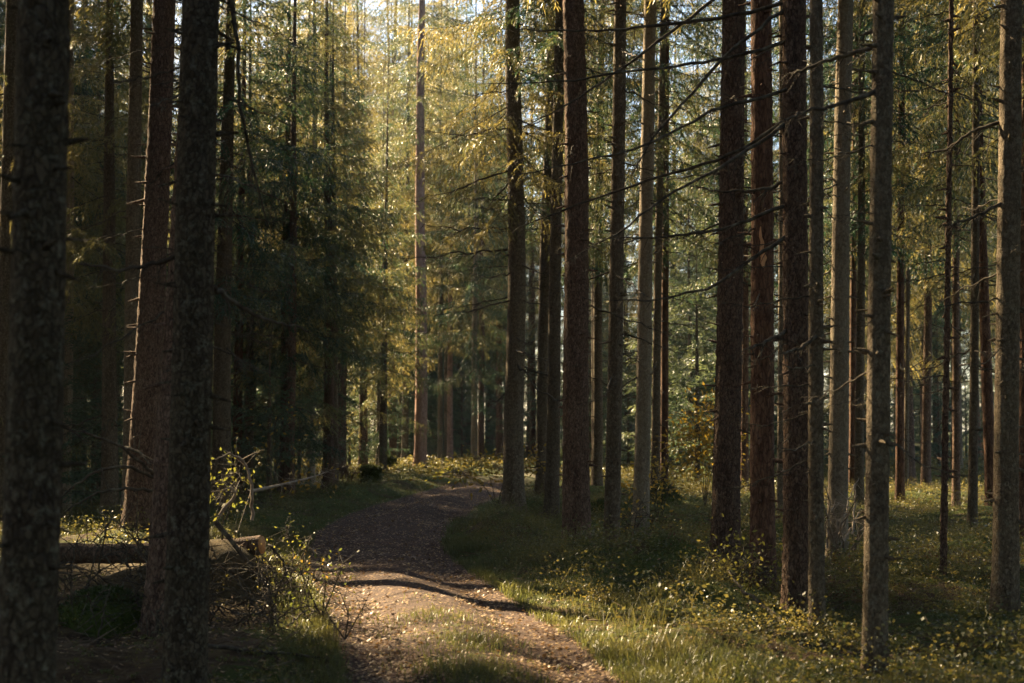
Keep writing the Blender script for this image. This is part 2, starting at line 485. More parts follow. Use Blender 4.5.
def add_dead(root, rs, r, zlo, zhi, n, lmin, lmax, az=None):
    for k in range(n):
        z = rs.uniform(zlo, zhi); a = rs.rand() * 6.28 if az is None else rs.normal(az, .7)
        o = link('dead_branch', DEAD[rs.randint(len(DEAD))], root)
        s = rs.uniform(lmin, lmax)
        o.location = (math.cos(a) * r * .7, math.sin(a) * r * .7, z)
        o.rotation_euler = (rs.uniform(-.2, .2), rs.uniform(-.12, .25), a)
        o.scale = (s, s, s)


def branch_px(root, pts, r0=.011, twigs=16, seed=0, mat='twig'):
    """a dead branch of its own shape; pts are world points, from the trunk outward"""
    rs = np.random.RandomState(seed)
    P = np.array([tuple(p) for p in pts]); tt = np.linspace(0, 1, len(P)); t = np.linspace(0, 1, 22)
    Q = np.stack([np.interp(t, tt, P[:, a]) for a in range(3)], 1)
    for _ in range(2): Q[1:-1] = .25 * Q[:-2] + .5 * Q[1:-1] + .25 * Q[2:]
    L = np.linalg.norm(np.diff(Q, axis=0), axis=1).sum()
    Q[1:-1] += rs.randn(20, 3) * .006
    mb = MB(); mb.tube(Q, r0 * (1 - t) ** .7 + .0025, 6)
    ax = (Q[-1] - Q[0]) / np.linalg.norm(Q[-1] - Q[0])
    for _ in range(twigs):
        k = rs.uniform(.15, .98); p = np.array([np.interp(k, t, Q[:, a]) for a in range(3)])
        d = ax * rs.uniform(.3, .9) + rs.randn(3) * .45 + np.array([0, 0, -.25]); d /= np.linalg.norm(d)
        l = rs.uniform(.08, .4) * (1.2 - k); u = np.linspace(0, 1, 5)[:, None]
        mb.tube(p + d * l * u + np.array([0, 0, -.2]) * l * u ** 2, .0035 * (1 - u[:, 0]) + .0011, 4)
    me = mb.mesh('dead_branch', (M[mat],), True)
    o = link('dead_branch', me, root)
    o.matrix_parent_inverse = root.matrix_world.inverted()
    return o


# ------------------------------------------------------------------ live spruce boughs and crowns
def blades(P, D, ln, wd, rs):
    """rhombic needle sprays: P base, D direction"""
    n = len(P)
    D = D / (np.linalg.norm(D, axis=1)[:, None] + 1e-9)
    r = rs.randn(n, 3); S = np.cross(D, r); S /= np.linalg.norm(S, axis=1)[:, None] + 1e-9
    a = P; c = P + D * ln[:, None]; m = P + D * (ln * .45)[:, None]
    b = m + S * (wd * .5)[:, None]; d = m - S * (wd * .5)[:, None]
    return np.stack([a, b, c, d], 1)


def bough(seed, L, droop=.25, tip=.2, hang=.78, sec=.085, step=.045, smax=.56, bl=.09, bw=.0155):
    rs = np.random.RandomState(seed)
    out = []; stems = []
    axis_f = lambda t: np.stack([L * t, 0 * t, L * (-droop * t ** 1.1 + tip * t ** 2.6)], -1)
    stems.append((axis_f(np.linspace(0, 1, 8)), .012 * (L / 2.5) * (1 - np.linspace(0, .85, 8))))
    ns = max(4, int(L / sec))
    for k in range(ns):
        t = .14 + .86 * (k + rs.rand() * .8) / ns
        if t > 1: continue
        p = axis_f(np.array([t]))[0]
        for s in (-1, 1):
            l = smax * (.35 + .65 * math.sin(math.pi * min(1, t * .8 + .12))) * rs.uniform(.55, 1.15) * min(1, .35 + L / 2.5)
            if t > .85: l *= .6
            a = rs.uniform(.7, 1.25)
            d0 = np.array([math.cos(a), s * math.sin(a), -.15 + rs.uniform(-.2, .15)])
            nb = max(3, int(l / step)); u = (np.arange(nb) + rs.rand(nb) * .5) / nb
            pos = p + d0 * (l * u)[:, None] * (1 - .35 * hang * u[:, None]) + np.array([0, 0, -1.]) * (hang * .75 * l * u ** 1.7)[:, None]
            dd = d0[None] * (1 - .7 * hang * u)[:, None] + np.array([0, 0, -1.]) * (1.25 * hang * u ** .8)[:, None]
            out.append(blades(pos, dd + rs.randn(nb, 3) * .18, bl * rs.uniform(.75, 1.25, nb), bw * rs.uniform(.8, 1.3, nb), rs))
            side = rs.randn(nb, 3) * .75; side[:, 2] = -np.abs(side[:, 2]) * .6
            out.append(blades(pos, dd + side, bl * rs.uniform(.5, .95, nb), bw * rs.uniform(.7, 1.1, nb), rs))
    nb = int(L / .05); u = .2 + .8 * rs.rand(nb)
    pos = axis_f(u); out.append(blades(pos, np.array([1., 0, -.1]) + rs.randn(nb, 3) * .45, bl * rs.uniform(.7, 1.1, nb), bw * rs.uniform(.8, 1.2, nb), rs))
    return np.concatenate(out), stems


BOUGHS = {k: [bough(300 + 10 * i + k, L, RS.uniform(.18, .42), RS.uniform(.1, .3)) for i in range(4)] for k, L in enumerate((.8, 1.5, 2.2, 2.9))}
BL = (.8, 1.5, 2.2, 2.9)
YB = {k: [bough(700 + 10 * i + k, L, RS.uniform(.0, .15), RS.uniform(.0, .15), .35, .085, .05, .4, .10, .018) for i in range(4)] for k, L in enumerate((.5, 1.0, 1.6))}
YL = (.5, 1.0, 1.6)


def crown_mesh(seed, H, clear, Lmax, gap=.12, whorl=.45, per=5, lib=BOUGHS, LL=BL, mat='needles', top_up=.5, low_down=-.3, sparse_low=3.0):
    rs = np.random.RandomState(seed)
    quads = []; mb = MB()
    z = clear
    while z < H - .3:
        f = (H - z) / (H - clear)
        a0 = rs.rand() * 6.28
        for k in range(per):
            keep = 1 - gap
            if z < clear + sparse_low: keep *= .35 + .65 * (z - clear) / sparse_low
            if rs.rand() > keep: continue
            Lb = Lmax * min(1.0, 1.35 * f ** .85) * rs.uniform(.65, 1.1)
            ki = int(np.argmin([abs(Lb - l) for l in LL])); q, stems = lib[ki][rs.randint(4)]
            sc = Lb / LL[ki]
            az = a0 + k * 6.283 / per + rs.normal(0, .25); pit = low_down * f + top_up * (1 - f) + rs.normal(0, .1); rol = rs.normal(0, .15)
            mt = np.array(Matrix.Rotation(az, 3, 'Z') @ Matrix.Rotation(-pit, 3, 'Y') @ Matrix.Rotation(rol, 3, 'X'))
            o = np.array([0, 0, z + rs.uniform(-.2, .2)])
            quads.append((q.reshape(-1, 3) * sc) @ mt.T + o)
            for P, rr in stems: mb.tube((P * sc) @ mt.T + o, rr * sc, 4, m=1)
        z += whorl * rs.uniform(.8, 1.2)
    V = np.concatenate(quads); nq = len(V) // 4
    mb.add(V, np.arange(nq * 4).reshape(-1, 4), m=0)
    return mb.mesh('crown', (M[mat], M['twig']), False)


CROWN = {  # name: (mesh, H)
    'high1': (crown_mesh(1, 23, 9.0, 2.4), 23), 'high2': (crown_mesh(2, 25, 10.0, 2.6), 25), 'high3': (crown_mesh(8, 22, 8.0, 2.3), 22),
    'mid1': (crown_mesh(3, 22, 6.0, 2.6), 22), 'mid2': (crown_mesh(4, 20, 5.0, 2.5), 20),
    'low1': (crown_mesh(5, 19, 3.0, 2.7, .12), 19), 'low2': (crown_mesh(6, 17, 2.2, 2.5, .12), 17),
    'short1': (crown_mesh(9, 12, 1.6, 2.0, .1), 12), 'short2': (crown_mesh(10, 13.5, 2.6, 2.1, .1), 13.5),
}
YOUNG = [crown_mesh(40 + k, h, .25, l, .06, .22, 5, YB, YL, 'needles_young', .7, -.05, .6) for k, (h, l) in enumerate(((6.0, 1.6), (4.5, 1.35), (3.0, 1.0), (7.0, 1.7)))]
YOUNG_H = (6.0, 4.5, 3.0, 7.0)

SPRUCE_TRUNKS = {}


def shared_trunk(H, mat, k):
    key = (H, mat, k)
    if key not in SPRUCE_TRUNKS:
        SPRUCE_TRUNKS[key] = trunk_mesh('trunk', H, .16, 900 + len(SPRUCE_TRUNKS), mat, False, .5, 20, 8)
    return SPRUCE_TRUNKS[key]


POS = []
SUN_AZ = 42.0      # degrees left of the view
SUN_EL = 30.0
SD = np.array([-math.sin(R(SUN_AZ)) * math.cos(R(SUN_EL)), math.cos(R(SUN_AZ)) * math.cos(R(SUN_EL)), math.sin(R(SUN_EL))])
CROWN_R = {'high1': (9, 2.4), 'high2': (10, 2.6), 'high3': (8, 2.3), 'mid1': (6, 2.6), 'mid2': (5, 2.5), 'low1': (3, 2.7), 'low2': (2.2, 2.5), 'short1': (1.6, 2.0), 'short2': (2.6, 2.1)}
# openings of the canopy: spots on the ground and in the foliage that the low sun reaches
BEAM = []
for (px, d, z_) in ((330, 16.2, 0), (365, 15.6, 0), (440, 14.2, 0), (350, 13.5, 0), (520, 12.4, 0), (610, 10.5, 0), (640, 9.9, 0), (380, 10.5, 0), (560, 14.4, .1), (305, 12, .2), (300, 13.8, .2),
                    (650, 20.5, .1), (690, 20, .1), (620, 16.8, .1), (575, 19, .1), (530, 18.5, .1), (700, 15, .1), (735, 18, .1), (900, 17, .2), (940, 16.5, .2), (985, 16.5, .2), (895, 14, .2), (910, 27, .1), (940, 30, .1), (440, 33, 0), (470, 37, 0), (400, 30, .1), (370, 34, .1)):
    BEAM.append(((px - 512) / F * d, d, z_))
for px in range(350, 720, 37):
    for py in range(20, 300, 45):
        BEAM.append(tuple(at(px, py, 34 + (px * 7 + py * 3) % 17)))
for px in range(880, 1020, 45):
    for py in range(20, 300, 70):
        BEAM.append(tuple(at(px, py, 32 + (px * 7 + py * 3) % 12)))
for (px, py, d) in ((705, 430, 27), (690, 450, 27), (660, 470, 22), (510, 455, 26), (640, 500, 20), (270, 250, 27), (300, 320, 28), (255, 380, 24), (82, 110, 30), (330, 220, 33)):
    BEAM.append(tuple(at(px, py, d)))
BEAM = np.array(BEAM)


def blocks(x, y, crown, slack=.85, n_ok=0):
    """whether a tree here would stand in the way of one of the sunbeams"""
    clear, rad = CROWN_R[crown]; H = CROWN[crown][1]
    hx, hy = SD[0], SD[1]; hh = hx * hx + hy * hy
    t_ = ((x - BEAM[:, 0]) * hx + (y - BEAM[:, 1]) * hy) / hh
    dx = BEAM[:, 0] + hx * t_ - x; dy = BEAM[:, 1] + hy * t_ - y
    zz = BEAM[:, 2] + SD[2] * t_
    rr = rad * slack * np.clip(1.35 * np.clip((H - zz) / (H - clear), 0, 1) ** .85, 0, 1)
    hit = (t_ > 1.5) & (zz > clear - .4) & (zz < H) & (np.hypot(dx, dy) < rr)
    return hit.sum() > n_ok


def hero(xb, d, xt, wpx, mat, crown, label, dead=18, dl=(.4, 1.3), dz=None, near=None, name='spruce_tree', flare=.5, depth_lean=0.0, seed=None, group=None, crown_rot=None):
    """tree whose trunk stands at pixel column xb at distance d and leaves the top of the picture at column xt, wpx wide"""
    b = at(xb, 425 + EYE * F / d, d); X0 = b.x
    top = at(xt, 0, d)
    r = wpx / F * d / 2 * .95
    seed = seed or int(xb * 7 + d * 13)
    rs = np.random.RandomState(seed)
    root = thing(name, label, 'tree', (X0, d, hz(X0, d) - .04), group)
    lean = math.atan2(top.x - X0, top.z)
    root.rotation_euler = (depth_lean, lean, 0)
    bpy.context.view_layer.update()
    near = d < 21 if near is None else near
    ztop = top.z + .6
    cm, H = CROWN[crown] if crown else (None, 12)
    rough = {'bark_brown': .011, 'bark_red': .009}.get(mat, .005)
    link('trunk', trunk_mesh('trunk', H - .2, r * 1.03, seed, mat, near, flare, 45 if near else 18, ztop, rough), root)
    if cm:
        c = link('crown', cm, root); c.rotation_euler = (0, 0, rs.rand() * 6.28 if crown_rot is None else crown_rot)
    lo, hi = dz or (1.8, ztop)
    if dead: add_dead(root, rs, r, lo, hi, dead, *dl)
    POS.append((X0, d))
    if cm and blocks(X0, d, crown, .85, 0): print('BLOCK', int(xb), d, crown)
    return root


G = 'bark_grey'; B = 'bark_brown'; D = 'bark_red'; P_ = 'bark_pale'
# --- left foreground
hero(21, 6.0, 47, 54, 'bark_shaded', 'high1', 'out of focus grey trunk at the very left edge, closest tree to the viewer', 6, (.3, .5), (3.2, 4.6), flare=.3)
L2 = hero(184, 8.6, 203, 41, 'bark_shaded', 'high2', 'thick dark lichened trunk standing in front of the cut end log', 9, (.3, .7), (2.0, 4.8), flare=.2)
hero(160, 11.2, 201, 32, B, 'high3', 'dark leaning trunk tucked against the left side of the thick lichened trunk', 8, (.5, 1.0), (2.2, 5))
hero(138, 18.0, 163, 27, B, 'high1', 'rough reddish trunk left of the leaning dark trunk, behind the curved dead branches', 16, (.5, 1.3))
hero(130, 22.0, 138, 16, G, 'high3', 'slim dark trunk hugging the left side of the rough reddish trunk', 16, (.5, 1.3))
hero(221, 24.0, 233, 19, G, 'short2', 'greenish grey trunk seen just right of the thick lichened trunk', 18, (.5, 1.4))
hero(237, 31.0, 244, 10, D, 'short2', 'thin rusty trunk touching the right side of the greenish grey trunk', 18, (.5, 1.4))
hero(76, 30.0, 84, 13, G, 'short2', 'shaded trunk with one sunlit patch high up, right of the out of focus trunk', 14)
hero(112, 35.0, 118, 12, B, 'short2', 'dim brown trunk deep in the shade between the left edge and the rough reddish trunk', 14)
hero(286, 31.0, 290, 15, B, 'short1', 'dark brown trunk behind the fallen sapling with yellow leaves', 18)
hero(327, 38.0, 331, 9, G, 'short2', 'slender greenish trunk at the tip of the fallen sapling', 16)
hero(340, 42.0, 346, 12, B, 'short2', 'brown trunk behind the slender greenish trunk, left of the mossy stump', 16)
hero(363, 48.0, 364, 9, B, 'short1', 'brown trunk rising behind the mossy stump', 14)
hero(393, 56.0, 392, 8, D, 'short2', 'thin reddish trunk in deep shade just left of the pink pine', 12)
# --- the pine and what stands beyond the bend
pine = hero(420, 48.0, 422, 12.5, 'bark_pine', 'high2', 'tall pinkish pine trunk at the far bend of the track', 4, (.4, .8), (5, 12), name='pine_tree', flare=.35)
hero(440, 60.0, 441, 5.5, P_, 'mid2', 'leftmost of three thin pale trunks right of the pink pine', 12)
hero(446, 63.0, 447, 4.0, P_, 'mid1', 'middle and thinnest of three pale trunks right of the pink pine', 10)
hero(450, 61.0, 453, 6.0, 'bark_pine', 'mid2', 'pinkish last of three thin trunks right of the pink pine', 12)
hero(474, 52.0, 477, 6.5, P_, 'low1', 'pale silvery trunk beyond the bend, above the end of the track', 16)
hero(481, 56.0, 483, 6.5, B, 'mid2', 'brown trunk half hidden behind the pale silvery trunk', 12)
hero(499, 60.0, 501, 7, B, 'mid1', 'reddish brown trunk peeping out left of the flared mossy footed trunk', 10)
# --- centre row
hero(514, 26.0, 514, 20, G, 'mid1', 'grey trunk with flared mossy foot on the inside of the bend', 34, (.7, 2.0), (2.2, 9), flare=.75)
hero(542, 30.0, 550, 12, G, 'mid2', 'slim grey trunk, left one of the pair behind the plated dark trunk', 22, (.6, 1.6))
hero(551, 25.0, 561, 13.5, G, 'high3', 'slim grey trunk, right one of the pair beside the plated dark trunk', 18, (.6, 1.5))
hero(577, 17.8, 575, 26, B, 'high1', 'thick dark trunk with coarse plated bark between slimmer grey trunks', 10, (.4, 1.2), (3, 7), flare=.4)
hero(597, 32.0, 602, 10, G, 'mid1', 'thin far trunk glimpsed between the plated dark trunk and its neighbour', 18, (.5, 1.4))
hero(611, 18.2, 620, 15.5, G, 'high3', 'smooth slim brown grey trunk with a sunlit left edge, right of the plated dark trunk', 16, (.4, 1.3), flare=.3)
hero(640, 20.7, 649, 15.5, P_, 'high1', 'mottled grey trunk with sun on the moss at its foot', 18, (.4, 1.3), flare=.45)
hero(655, 28.0, 664, 9, G, 'mid2', 'slim grey trunk close behind the mottled trunk', 16)
hero(664, 31.0, 668, 8, D, 'mid1', 'thin red brown trunk between mottled trunk and mossy boulder', 14)
hero(672, 50.0, 676, 8, G, 'low2', 'far grey trunk in blue haze left of the yellow birch bush', 12)
hero(697, 62.0, 698, 7, P_, 'low1', 'far pale trunk rising in haze behind the yellow birch bush', 10)
# --- right group
T1 = hero(725, 16.0, 731, 27, B, 'high2', 'thick red brown trunk with fine scaly bark, right of the yellow birch bush', 12, (.4, 1.2), (3, 6.5), flare=.4)
T2 = hero(763, 13.7, 759, 24, D, 'high3', 'dark red trunk with a torn orange strip of bare wood', 10, (.3, .9), (2.5, 5.6), flare=.5)
hero(745, 35.0, 744, 8, D, 'mid1', 'thin rusty trunk glimpsed between the scaly trunk and the torn bark trunk', 14)
hero(781, 20.0, 783, 8, P_, 'high1', 'narrow pale trunk squeezed between the torn bark trunk and the black trunk', 14)
T4 = hero(797, 12.3, 795, 26, B, 'high2', 'almost black trunk that sends long bare branches across the picture', 12, (.25, .7), (1.4, 5.2), flare=.35)
T5 = hero(817, 11.2, 815, 15, G, 'high1', 'slim dark grey trunk pressed against the black trunk', 12, (.3, .8), (1.4, 5), flare=.3)
hero(837, 17.0, 846, 19, P_, 'high3', 'broad pale grey trunk with small knots, right of the black trunk', 20, (.4, 1.2), flare=.4)
hero(852, 30.0, 856, 7.5, D, 'mid1', 'thin brown trunk behind the right edge of the broad pale trunk', 14)
hero(859, 27.0, 863, 9, G, 'mid2', 'thin grey trunk above the pile of bleached twigs', 16)
T9 = hero(874, 9.4, 884, 23, G, 'high2', 'scaly grey green trunk in front, rising from the dark undergrowth', 12, (.25, .7), (1.5, 4.2), flare=.3)
hero(900, 28.0, 903, 8.5, D, 'mid1', 'rusty thin trunk just right of the scaly grey green trunk', 20)
hero(906, 33.0, 909, 5, G, 'mid2', 'very thin pole beside the rusty thin trunk', 12)
hero(926, 34.0, 928, 9, B, 'low1', 'brown trunk on the sunlit moss behind the thin dead pole', 22)
hero(943, 14.2, 951, 6.5, B, None, 'thin dead pole standing in the sunlit bilberry', 34, (.2, .7), (1.2, 6.3), flare=.2)
hero(956, 27.0, 958, 7.5, B, 'mid1', 'thin dark trunk just right of the dead pole', 20)
hero(972, 21.5, 977, 9, G, 'high3', 'thin grey trunk left of the leaning red trunk', 20)
hero(992, 24.0, 974, 11, D, 'mid2', 'red trunk leaning to the left behind the rim lit grey trunk', 18)
T17 = hero(1005, 12.3, 1011, 24, G, 'high1', 'grey trunk at the right with a bright sunlit left rim', 12, (.3, .9), (1.8, 5.2), flare=.35)
hero(1023, 19.0, 1026, 12, D, 'mid1', 'reddish trunk cut by the right edge of the picture', 10)

# bare strip on T2
rs = np.random.RandomState(5)
sc = at(762, 300, 13.7 - .2); s1 = at(762, 232, 13.7 - .2)
mb = MB(); nn = 9
zz = np.linspace(at(764, 268, 13.55).z, at(761, 226, 13.55).z, nn); ww = np.array([.004, .026, .034, .028, .022, .02, .016, .012, .003])
cx = np.linspace(at(764, 268, 13.55).x, at(761, 226, 13.55).x, nn) + .006 * rs.randn(nn); yb = 13.7 - .135
Vv = np.concatenate([np.stack([cx - ww, np.full(nn, yb + .012), zz], 1), np.stack([cx, np.full(nn, yb - .006), zz], 1), np.stack([cx + ww * .8, np.full(nn, yb + .012), zz], 1)])
ii = np.arange(nn - 1)
mb.add(Vv, np.concatenate([np.stack([ii, nn + ii, nn + ii + 1, ii + 1], 1), np.stack([nn + ii, 2 * nn + ii, 2 * nn + ii + 1, nn + ii + 1], 1)]))
o = link('bare_wood_strip', mb.mesh('bare_wood_strip', (M['scar'],), True), T2); o.matrix_parent_inverse = T2.matrix_world.inverted()

# long dead branches across the middle
def pxline(d0, d1, *pp):
    n = len(pp); return [at(x, y, d0 + (d1 - d0) * k / (n - 1)) for k, (x, y) in enumerate(pp)]


LONG = [
    (T4, 12.3, 12.9, (790, 1), (735, 16), (660, 25), (600, 31), (555, 30), (500, 29)),
    (T1, 16, 15.2, (722, -6), (680, 25), (620, 70), (560, 110), (520, 128)),
    (T4, 12.3, 12.0, (798, 38), (745, 55), (700, 63), (640, 70), (560, 82), (480, 84)),
    (T4, 12.3, 11.6, (790, 4), (722, 58), (650, 140), (630, 180)),
    (T4, 12.3, 11.4, (798, 85), (770, 97), (720, 106), (690, 122), (640, 150), (560, 166), (500, 180)),
    (T4, 12.3, 12.6, (792, 114), (750, 146), (700, 166), (640, 182), (560, 212), (510, 232)),
    (T4, 12.3, 11.2, (794, 118), (745, 153), (715, 171), (665, 196), (620, 232), (566, 262)),
    (T4, 12.3, 12.7, (792, 180), (765, 190), (720, 192), (688, 186)),
    (T4, 12.3, 11.9, (792, 203), (720, 230), (660, 238), (600, 238)),
    (T4, 12.3, 11.5, (794, 232), (755, 257), (712, 287), (660, 301), (605, 300)),
    (T4, 12.3, 11.6, (790, 330), (765, 342), (740, 352)),
    (T5, 11.2, 10.6, (818, 335), (800, 348), (780, 354)),
    (T9, 9.4, 9.9, (884, 45), (845, 55), (800, 70), (782, 78)),
    (T9, 9.4, 9.0, (884, 88), (840, 104), (800, 112), (780, 122)),
    (L2, 8.6, 9.3, (205, 282), (226, 296), (250, 312), (280, 324), (312, 331)),
    (L2, 8.7, 9.0, (206, -30), (228, -12), (238, 40), (238, 95), (252, 165), (268, 225)),
    (L2, 8.6, 8.9, (195, 240), (165, 262), (120, 270), (70, 262)),
    (T17, 12.3, 12.0, (1006, 200), (985, 212), (960, 222), (940, 226)),
    (T17, 12.3, 12.6, (1006, 120), (975, 130), (945, 150), (920, 155)),
]
for k, (root, d0, d1, *pp) in enumerate(LONG):
    branch_px(root, pxline(d0, d1, *pp), .017 if d0 < 15 else .02, 24, 50 + k)
rs = np.random.RandomState(77)
for k in range(4):   # branches of the lichened trunk at the left
    pass

# ------------------------------------------------------------------ forest beyond and around
def free(x, y, dmin):
    return all((x - a) ** 2 + (y - b) ** 2 > dmin * dmin for a, b in POS)


def forest_tree(x, y, crown, mat, label, group, k, r=.16, dead=5, scale=1.0, name='spruce_tree'):
    cm, H = CROWN[crown]
    root = thing(name, label, 'tree', (x, y, hz(x, y) - .05), group)
    root.rotation_euler = (RS.normal(0, .012), RS.normal(0, .012), RS.rand() * 6.28)
    root.scale = (scale, scale, scale)
    tr = link('trunk', shared_trunk(H - .2, mat, k % 2), root); tr.scale = (r / .16, r / .16, 1)
    c = link('crown', cm, root); c.rotation_euler = (0, 0, RS.rand() * 6.28)
    if dead: add_dead(root, RS, r, 1.5, {'h': 9, 'm': 6, 'l': 3, 's': 2.2}[crown[0]], dead, .5, 1.3)
    POS.append((x, y))
    return root


MATS = (G, B, G, D, G, P_)
# dense left side, 24 to 48 m
n = 0; tries = 0
while n < 30 and tries < 4000:
    tries += 1
    y = RS.uniform(24, 50); px = RS.uniform(-60, 400)
    x = (px - 512) / F * y
    if abs(trk_s(np.array([x]), np.array([y]))[0]) < 2.2 or not free(x, y, 1.7): continue
    cr = ('short1', 'short2')[n % 2]
    if blocks(x, y, cr, .5, 0 if tries < 3000 else 2): continue
    forest_tree(x, y, cr, MATS[n % 6], 'shaded spruce in the dense dark stand left of the track', 'spruces of the dark stand left of the track', n, RS.uniform(.09, .16), 8)
    n += 1
n = 0; tries = 0
while n < 14 and tries < 4000:
    tries += 1
    y = RS.uniform(19, 34); px = RS.uniform(-90, 240)
    x = (px - 512) / F * y
    cr = ('short1', 'short2', 'short1', 'short2')[n % 4]
    if not free(x, y, 1.5) or blocks(x, y, cr, .45) or x > -5.8: continue
    forest_tree(x, y, cr, MATS[n % 6], 'shaded spruce in the dense dark stand left of the track', 'spruces of the dark stand left of the track', n, RS.uniform(.09, .15), 8)
    n += 1
for k, (x, y, cr) in enumerate([(-8.4, 36.6, 'high2'), (-10.2, 39.8, 'high1'), (-12.6, 41.5, 'mid1'), (-14.8, 46, 'mid2'), (-12.2, 46.8, 'mid1'), (-10.6, 33.2, 'mid2')]):
    forest_tree(x, y, cr, MATS[k % 6], 'shaded spruce in the dense dark stand left of the track', 'spruces of the dark stand left of the track', k, .15, 8)
for k, (px, y, cr) in enumerate([(250, 31, 'short1'), (290, 30, 'short2'), (335, 33, 'short1'), (60, 27, 'short2'), (100, 29, 'short1'), (312, 36, 'low2')]):
    forest_tree((px - 512) / F * y, y, cr, MATS[k % 6], 'shaded spruce in the dense dark stand left of the track', 'spruces of the dark stand left of the track', k, .1, 8)
for k, (px, y, cr) in enumerate([(300, 58, 'high3'), (335, 62, 'mid1'), (366, 57, 'high3'), (385, 66, 'mid2'), (405, 60, 'high3'), (432, 70, 'mid1'), (318, 70, 'mid2'), (350, 74, 'high2')]):
    forest_tree((px - 512) / F * y, y, cr, MATS[(k + 2) % 6], 'distant hazy spruce at the back of the forest', 'distant spruces at the back', k, .14, 5)
for k in range(19):
    px = 200 + k * 14 + RS.uniform(-5, 5); y = RS.uniform(74, 96)
    forest_tree((px - 512) / F * y, y, ('low1', 'mid2', 'mid1')[k % 3], MATS[k % 6], 'distant hazy spruce at the back of the forest', 'distant spruces at the back', k, .15, 3, 1.3 if k < 6 else 1.6)
for k in range(30):
    px = -45 + k * 19 + RS.uniform(-7, 7); y = RS.uniform(96, 126)
    forest_tree((px - 512) / F * y, y, ('low1', 'mid2', 'mid1', 'low2')[k % 4], MATS[k % 6], 'distant hazy spruce at the back of the forest', 'distant spruces at the back', k, .17, 2, RS.uniform(1.45, 1.75))
# right and centre, 36 to 62 m
n = 0; tries = 0
while n < 40 and tries < 6000:
    tries += 1
    y = RS.uniform(37, 64); px = RS.uniform(430, 1070)
    x = (px - 512) / F * y
    if abs(trk_s(np.array([x]), np.array([y]))[0]) < 1.8 or not free(x, y, 2.2): continue
    cr = ('high3', 'mid2', 'short2', 'mid1', 'mid2')[n % 5]
    if blocks(x, y, cr, .5, 0 if tries < 4000 else 2): continue
    forest_tree(x, y, cr, MATS[n % 6], 'slender spruce far back in the sunlit stand right of the track', 'spruces far back right of the track', n, RS.uniform(.09, .17), 9)
    n += 1
# far stand
n = 0; tries = 0
while n < 96 and tries < 9000:
    tries += 1
    y = 60 + 75 * RS.rand() ** .8; px = RS.uniform(-60, 1084)
    x = (px - 512) / F * y
    if abs(trk_s(np.array([x]), np.array([y]))[0]) < 1.8 or not free(x, y, 2.3): continue
    cr = ('short2', 'high3', 'short2', 'mid1', 'high2', 'mid2')[n % 6] if y < 82 else ('low1', 'mid1', 'mid2', 'high2')[n % 4]
    if blocks(x, y, cr, .6, 0 if tries < 6000 else 2): continue
    forest_tree(x, y, cr, MATS[n % 6], 'distant hazy spruce at the back of the forest', 'distant spruces at the back', n, RS.uniform(.10, .17), 3)
    n += 1
n = 0; tries = 0
while n < 30 and tries < 4000:
    tries += 1
    y = RS.uniform(72, 108); px = RS.uniform(235, 500); x = (px - 512) / F * y
    cr = ('mid2', 'low1', 'mid1', 'high3')[n % 4]
    if not free(x, y, 1.9) or blocks(x, y, cr, .4): continue
    forest_tree(x, y, cr, MATS[n % 6], 'distant hazy spruce at the back of the forest', 'distant spruces at the back', n, RS.uniform(.12, .17), 3, 1.15)
    n += 1
print('SCREEN', n)
# unseen trees added beside the view, towards the sun and right, to shade the foreground
n = 0; tries = 0
AROUND = []
while n < 100 and tries < 12000:     # towards the sun, left of the picture
    tries += 1
    y = RS.uniform(4, 62); x = -.365 * y - RS.uniform(1.5, 17)
    cr = ('high1', 'mid1', 'high2', 'mid2', 'high3')[tries % 5]
    if not free(x, y, 1.9) or blocks(x, y, cr, .45): continue
    AROUND.append((x, y, cr)); POS.append((x, y))
    n += 1
print('OUT', n)
OUT = [(-12.6, 33.5, 'low1'), (-14.6, 38.8, 'low1'), (-13.6, 35.6, 'mid1'), (-16.4, 40.5, 'mid1'), (-18.6, 43.6, 'mid2'), (-20.5, 47.5, 'mid1'), (-14.6, 33.4, 'low1'), (-18.2, 37.6, 'mid1'), (-21.5, 43, 'high3'), (-23.5, 50.5, 'mid2'), (-11.4, 29.4, 'low2'), (-9.4, 18.2, 'low1'), (-8.0, 15.4, 'low2'), (-14, 31, 'mid1'), (-9.4, 22.6, 'high1'), (-8.3, 23.2, 'high2'), (-17, 35, 'low1'), (-20, 40, 'low1'), (-15.5, 38, 'low2'), (6.5, 9, 'high2'), (9, 13, 'high3'), (9.8, 20, 'high1'), (5, 3.5, 'mid1'), (8, 5, 'mid2'), (-5, -1, 'low1'), (-1.5, -4, 'mid1'), (2.6, -3, 'low2'), (6, -1.5, 'low1'), (-8, -5, 'mid2'), (9, -5, 'mid2'), (-4.6, -9, 'low2'), (3.5, -10, 'low1'), (0, -14, 'low1'), (13, 9, 'mid1'), (-9, 2, 'low2'), (12, 1, 'low1'), (14.5, 17, 'mid1')]
for k, (x, y, cr) in enumerate(OUT):
    if blocks(x, y, cr, .5): print('OUTBLOCK', x, y)
    AROUND.append((x, y, cr))

n = 0; tries = 0
while n < 75 and tries < 5000:  # added behind and beside the camera to hold back sky light
    tries += 1
    x = RS.uniform(-26, 26); y = RS.uniform(-30, 24)
    if abs(x) < .365 * y + 2.6 or (abs(x) < 1.6 and -6 < y < 8) or (x < 0 and y > 3) or not free(x, y, 2.4): continue
    cr = ('low1', 'mid1', 'low2', 'mid2')[n % 4]
    if blocks(x, y, cr, .5): continue
    AROUND.append((x, y, cr)); POS.append((x, y)); n += 1
print('BEHIND', n)
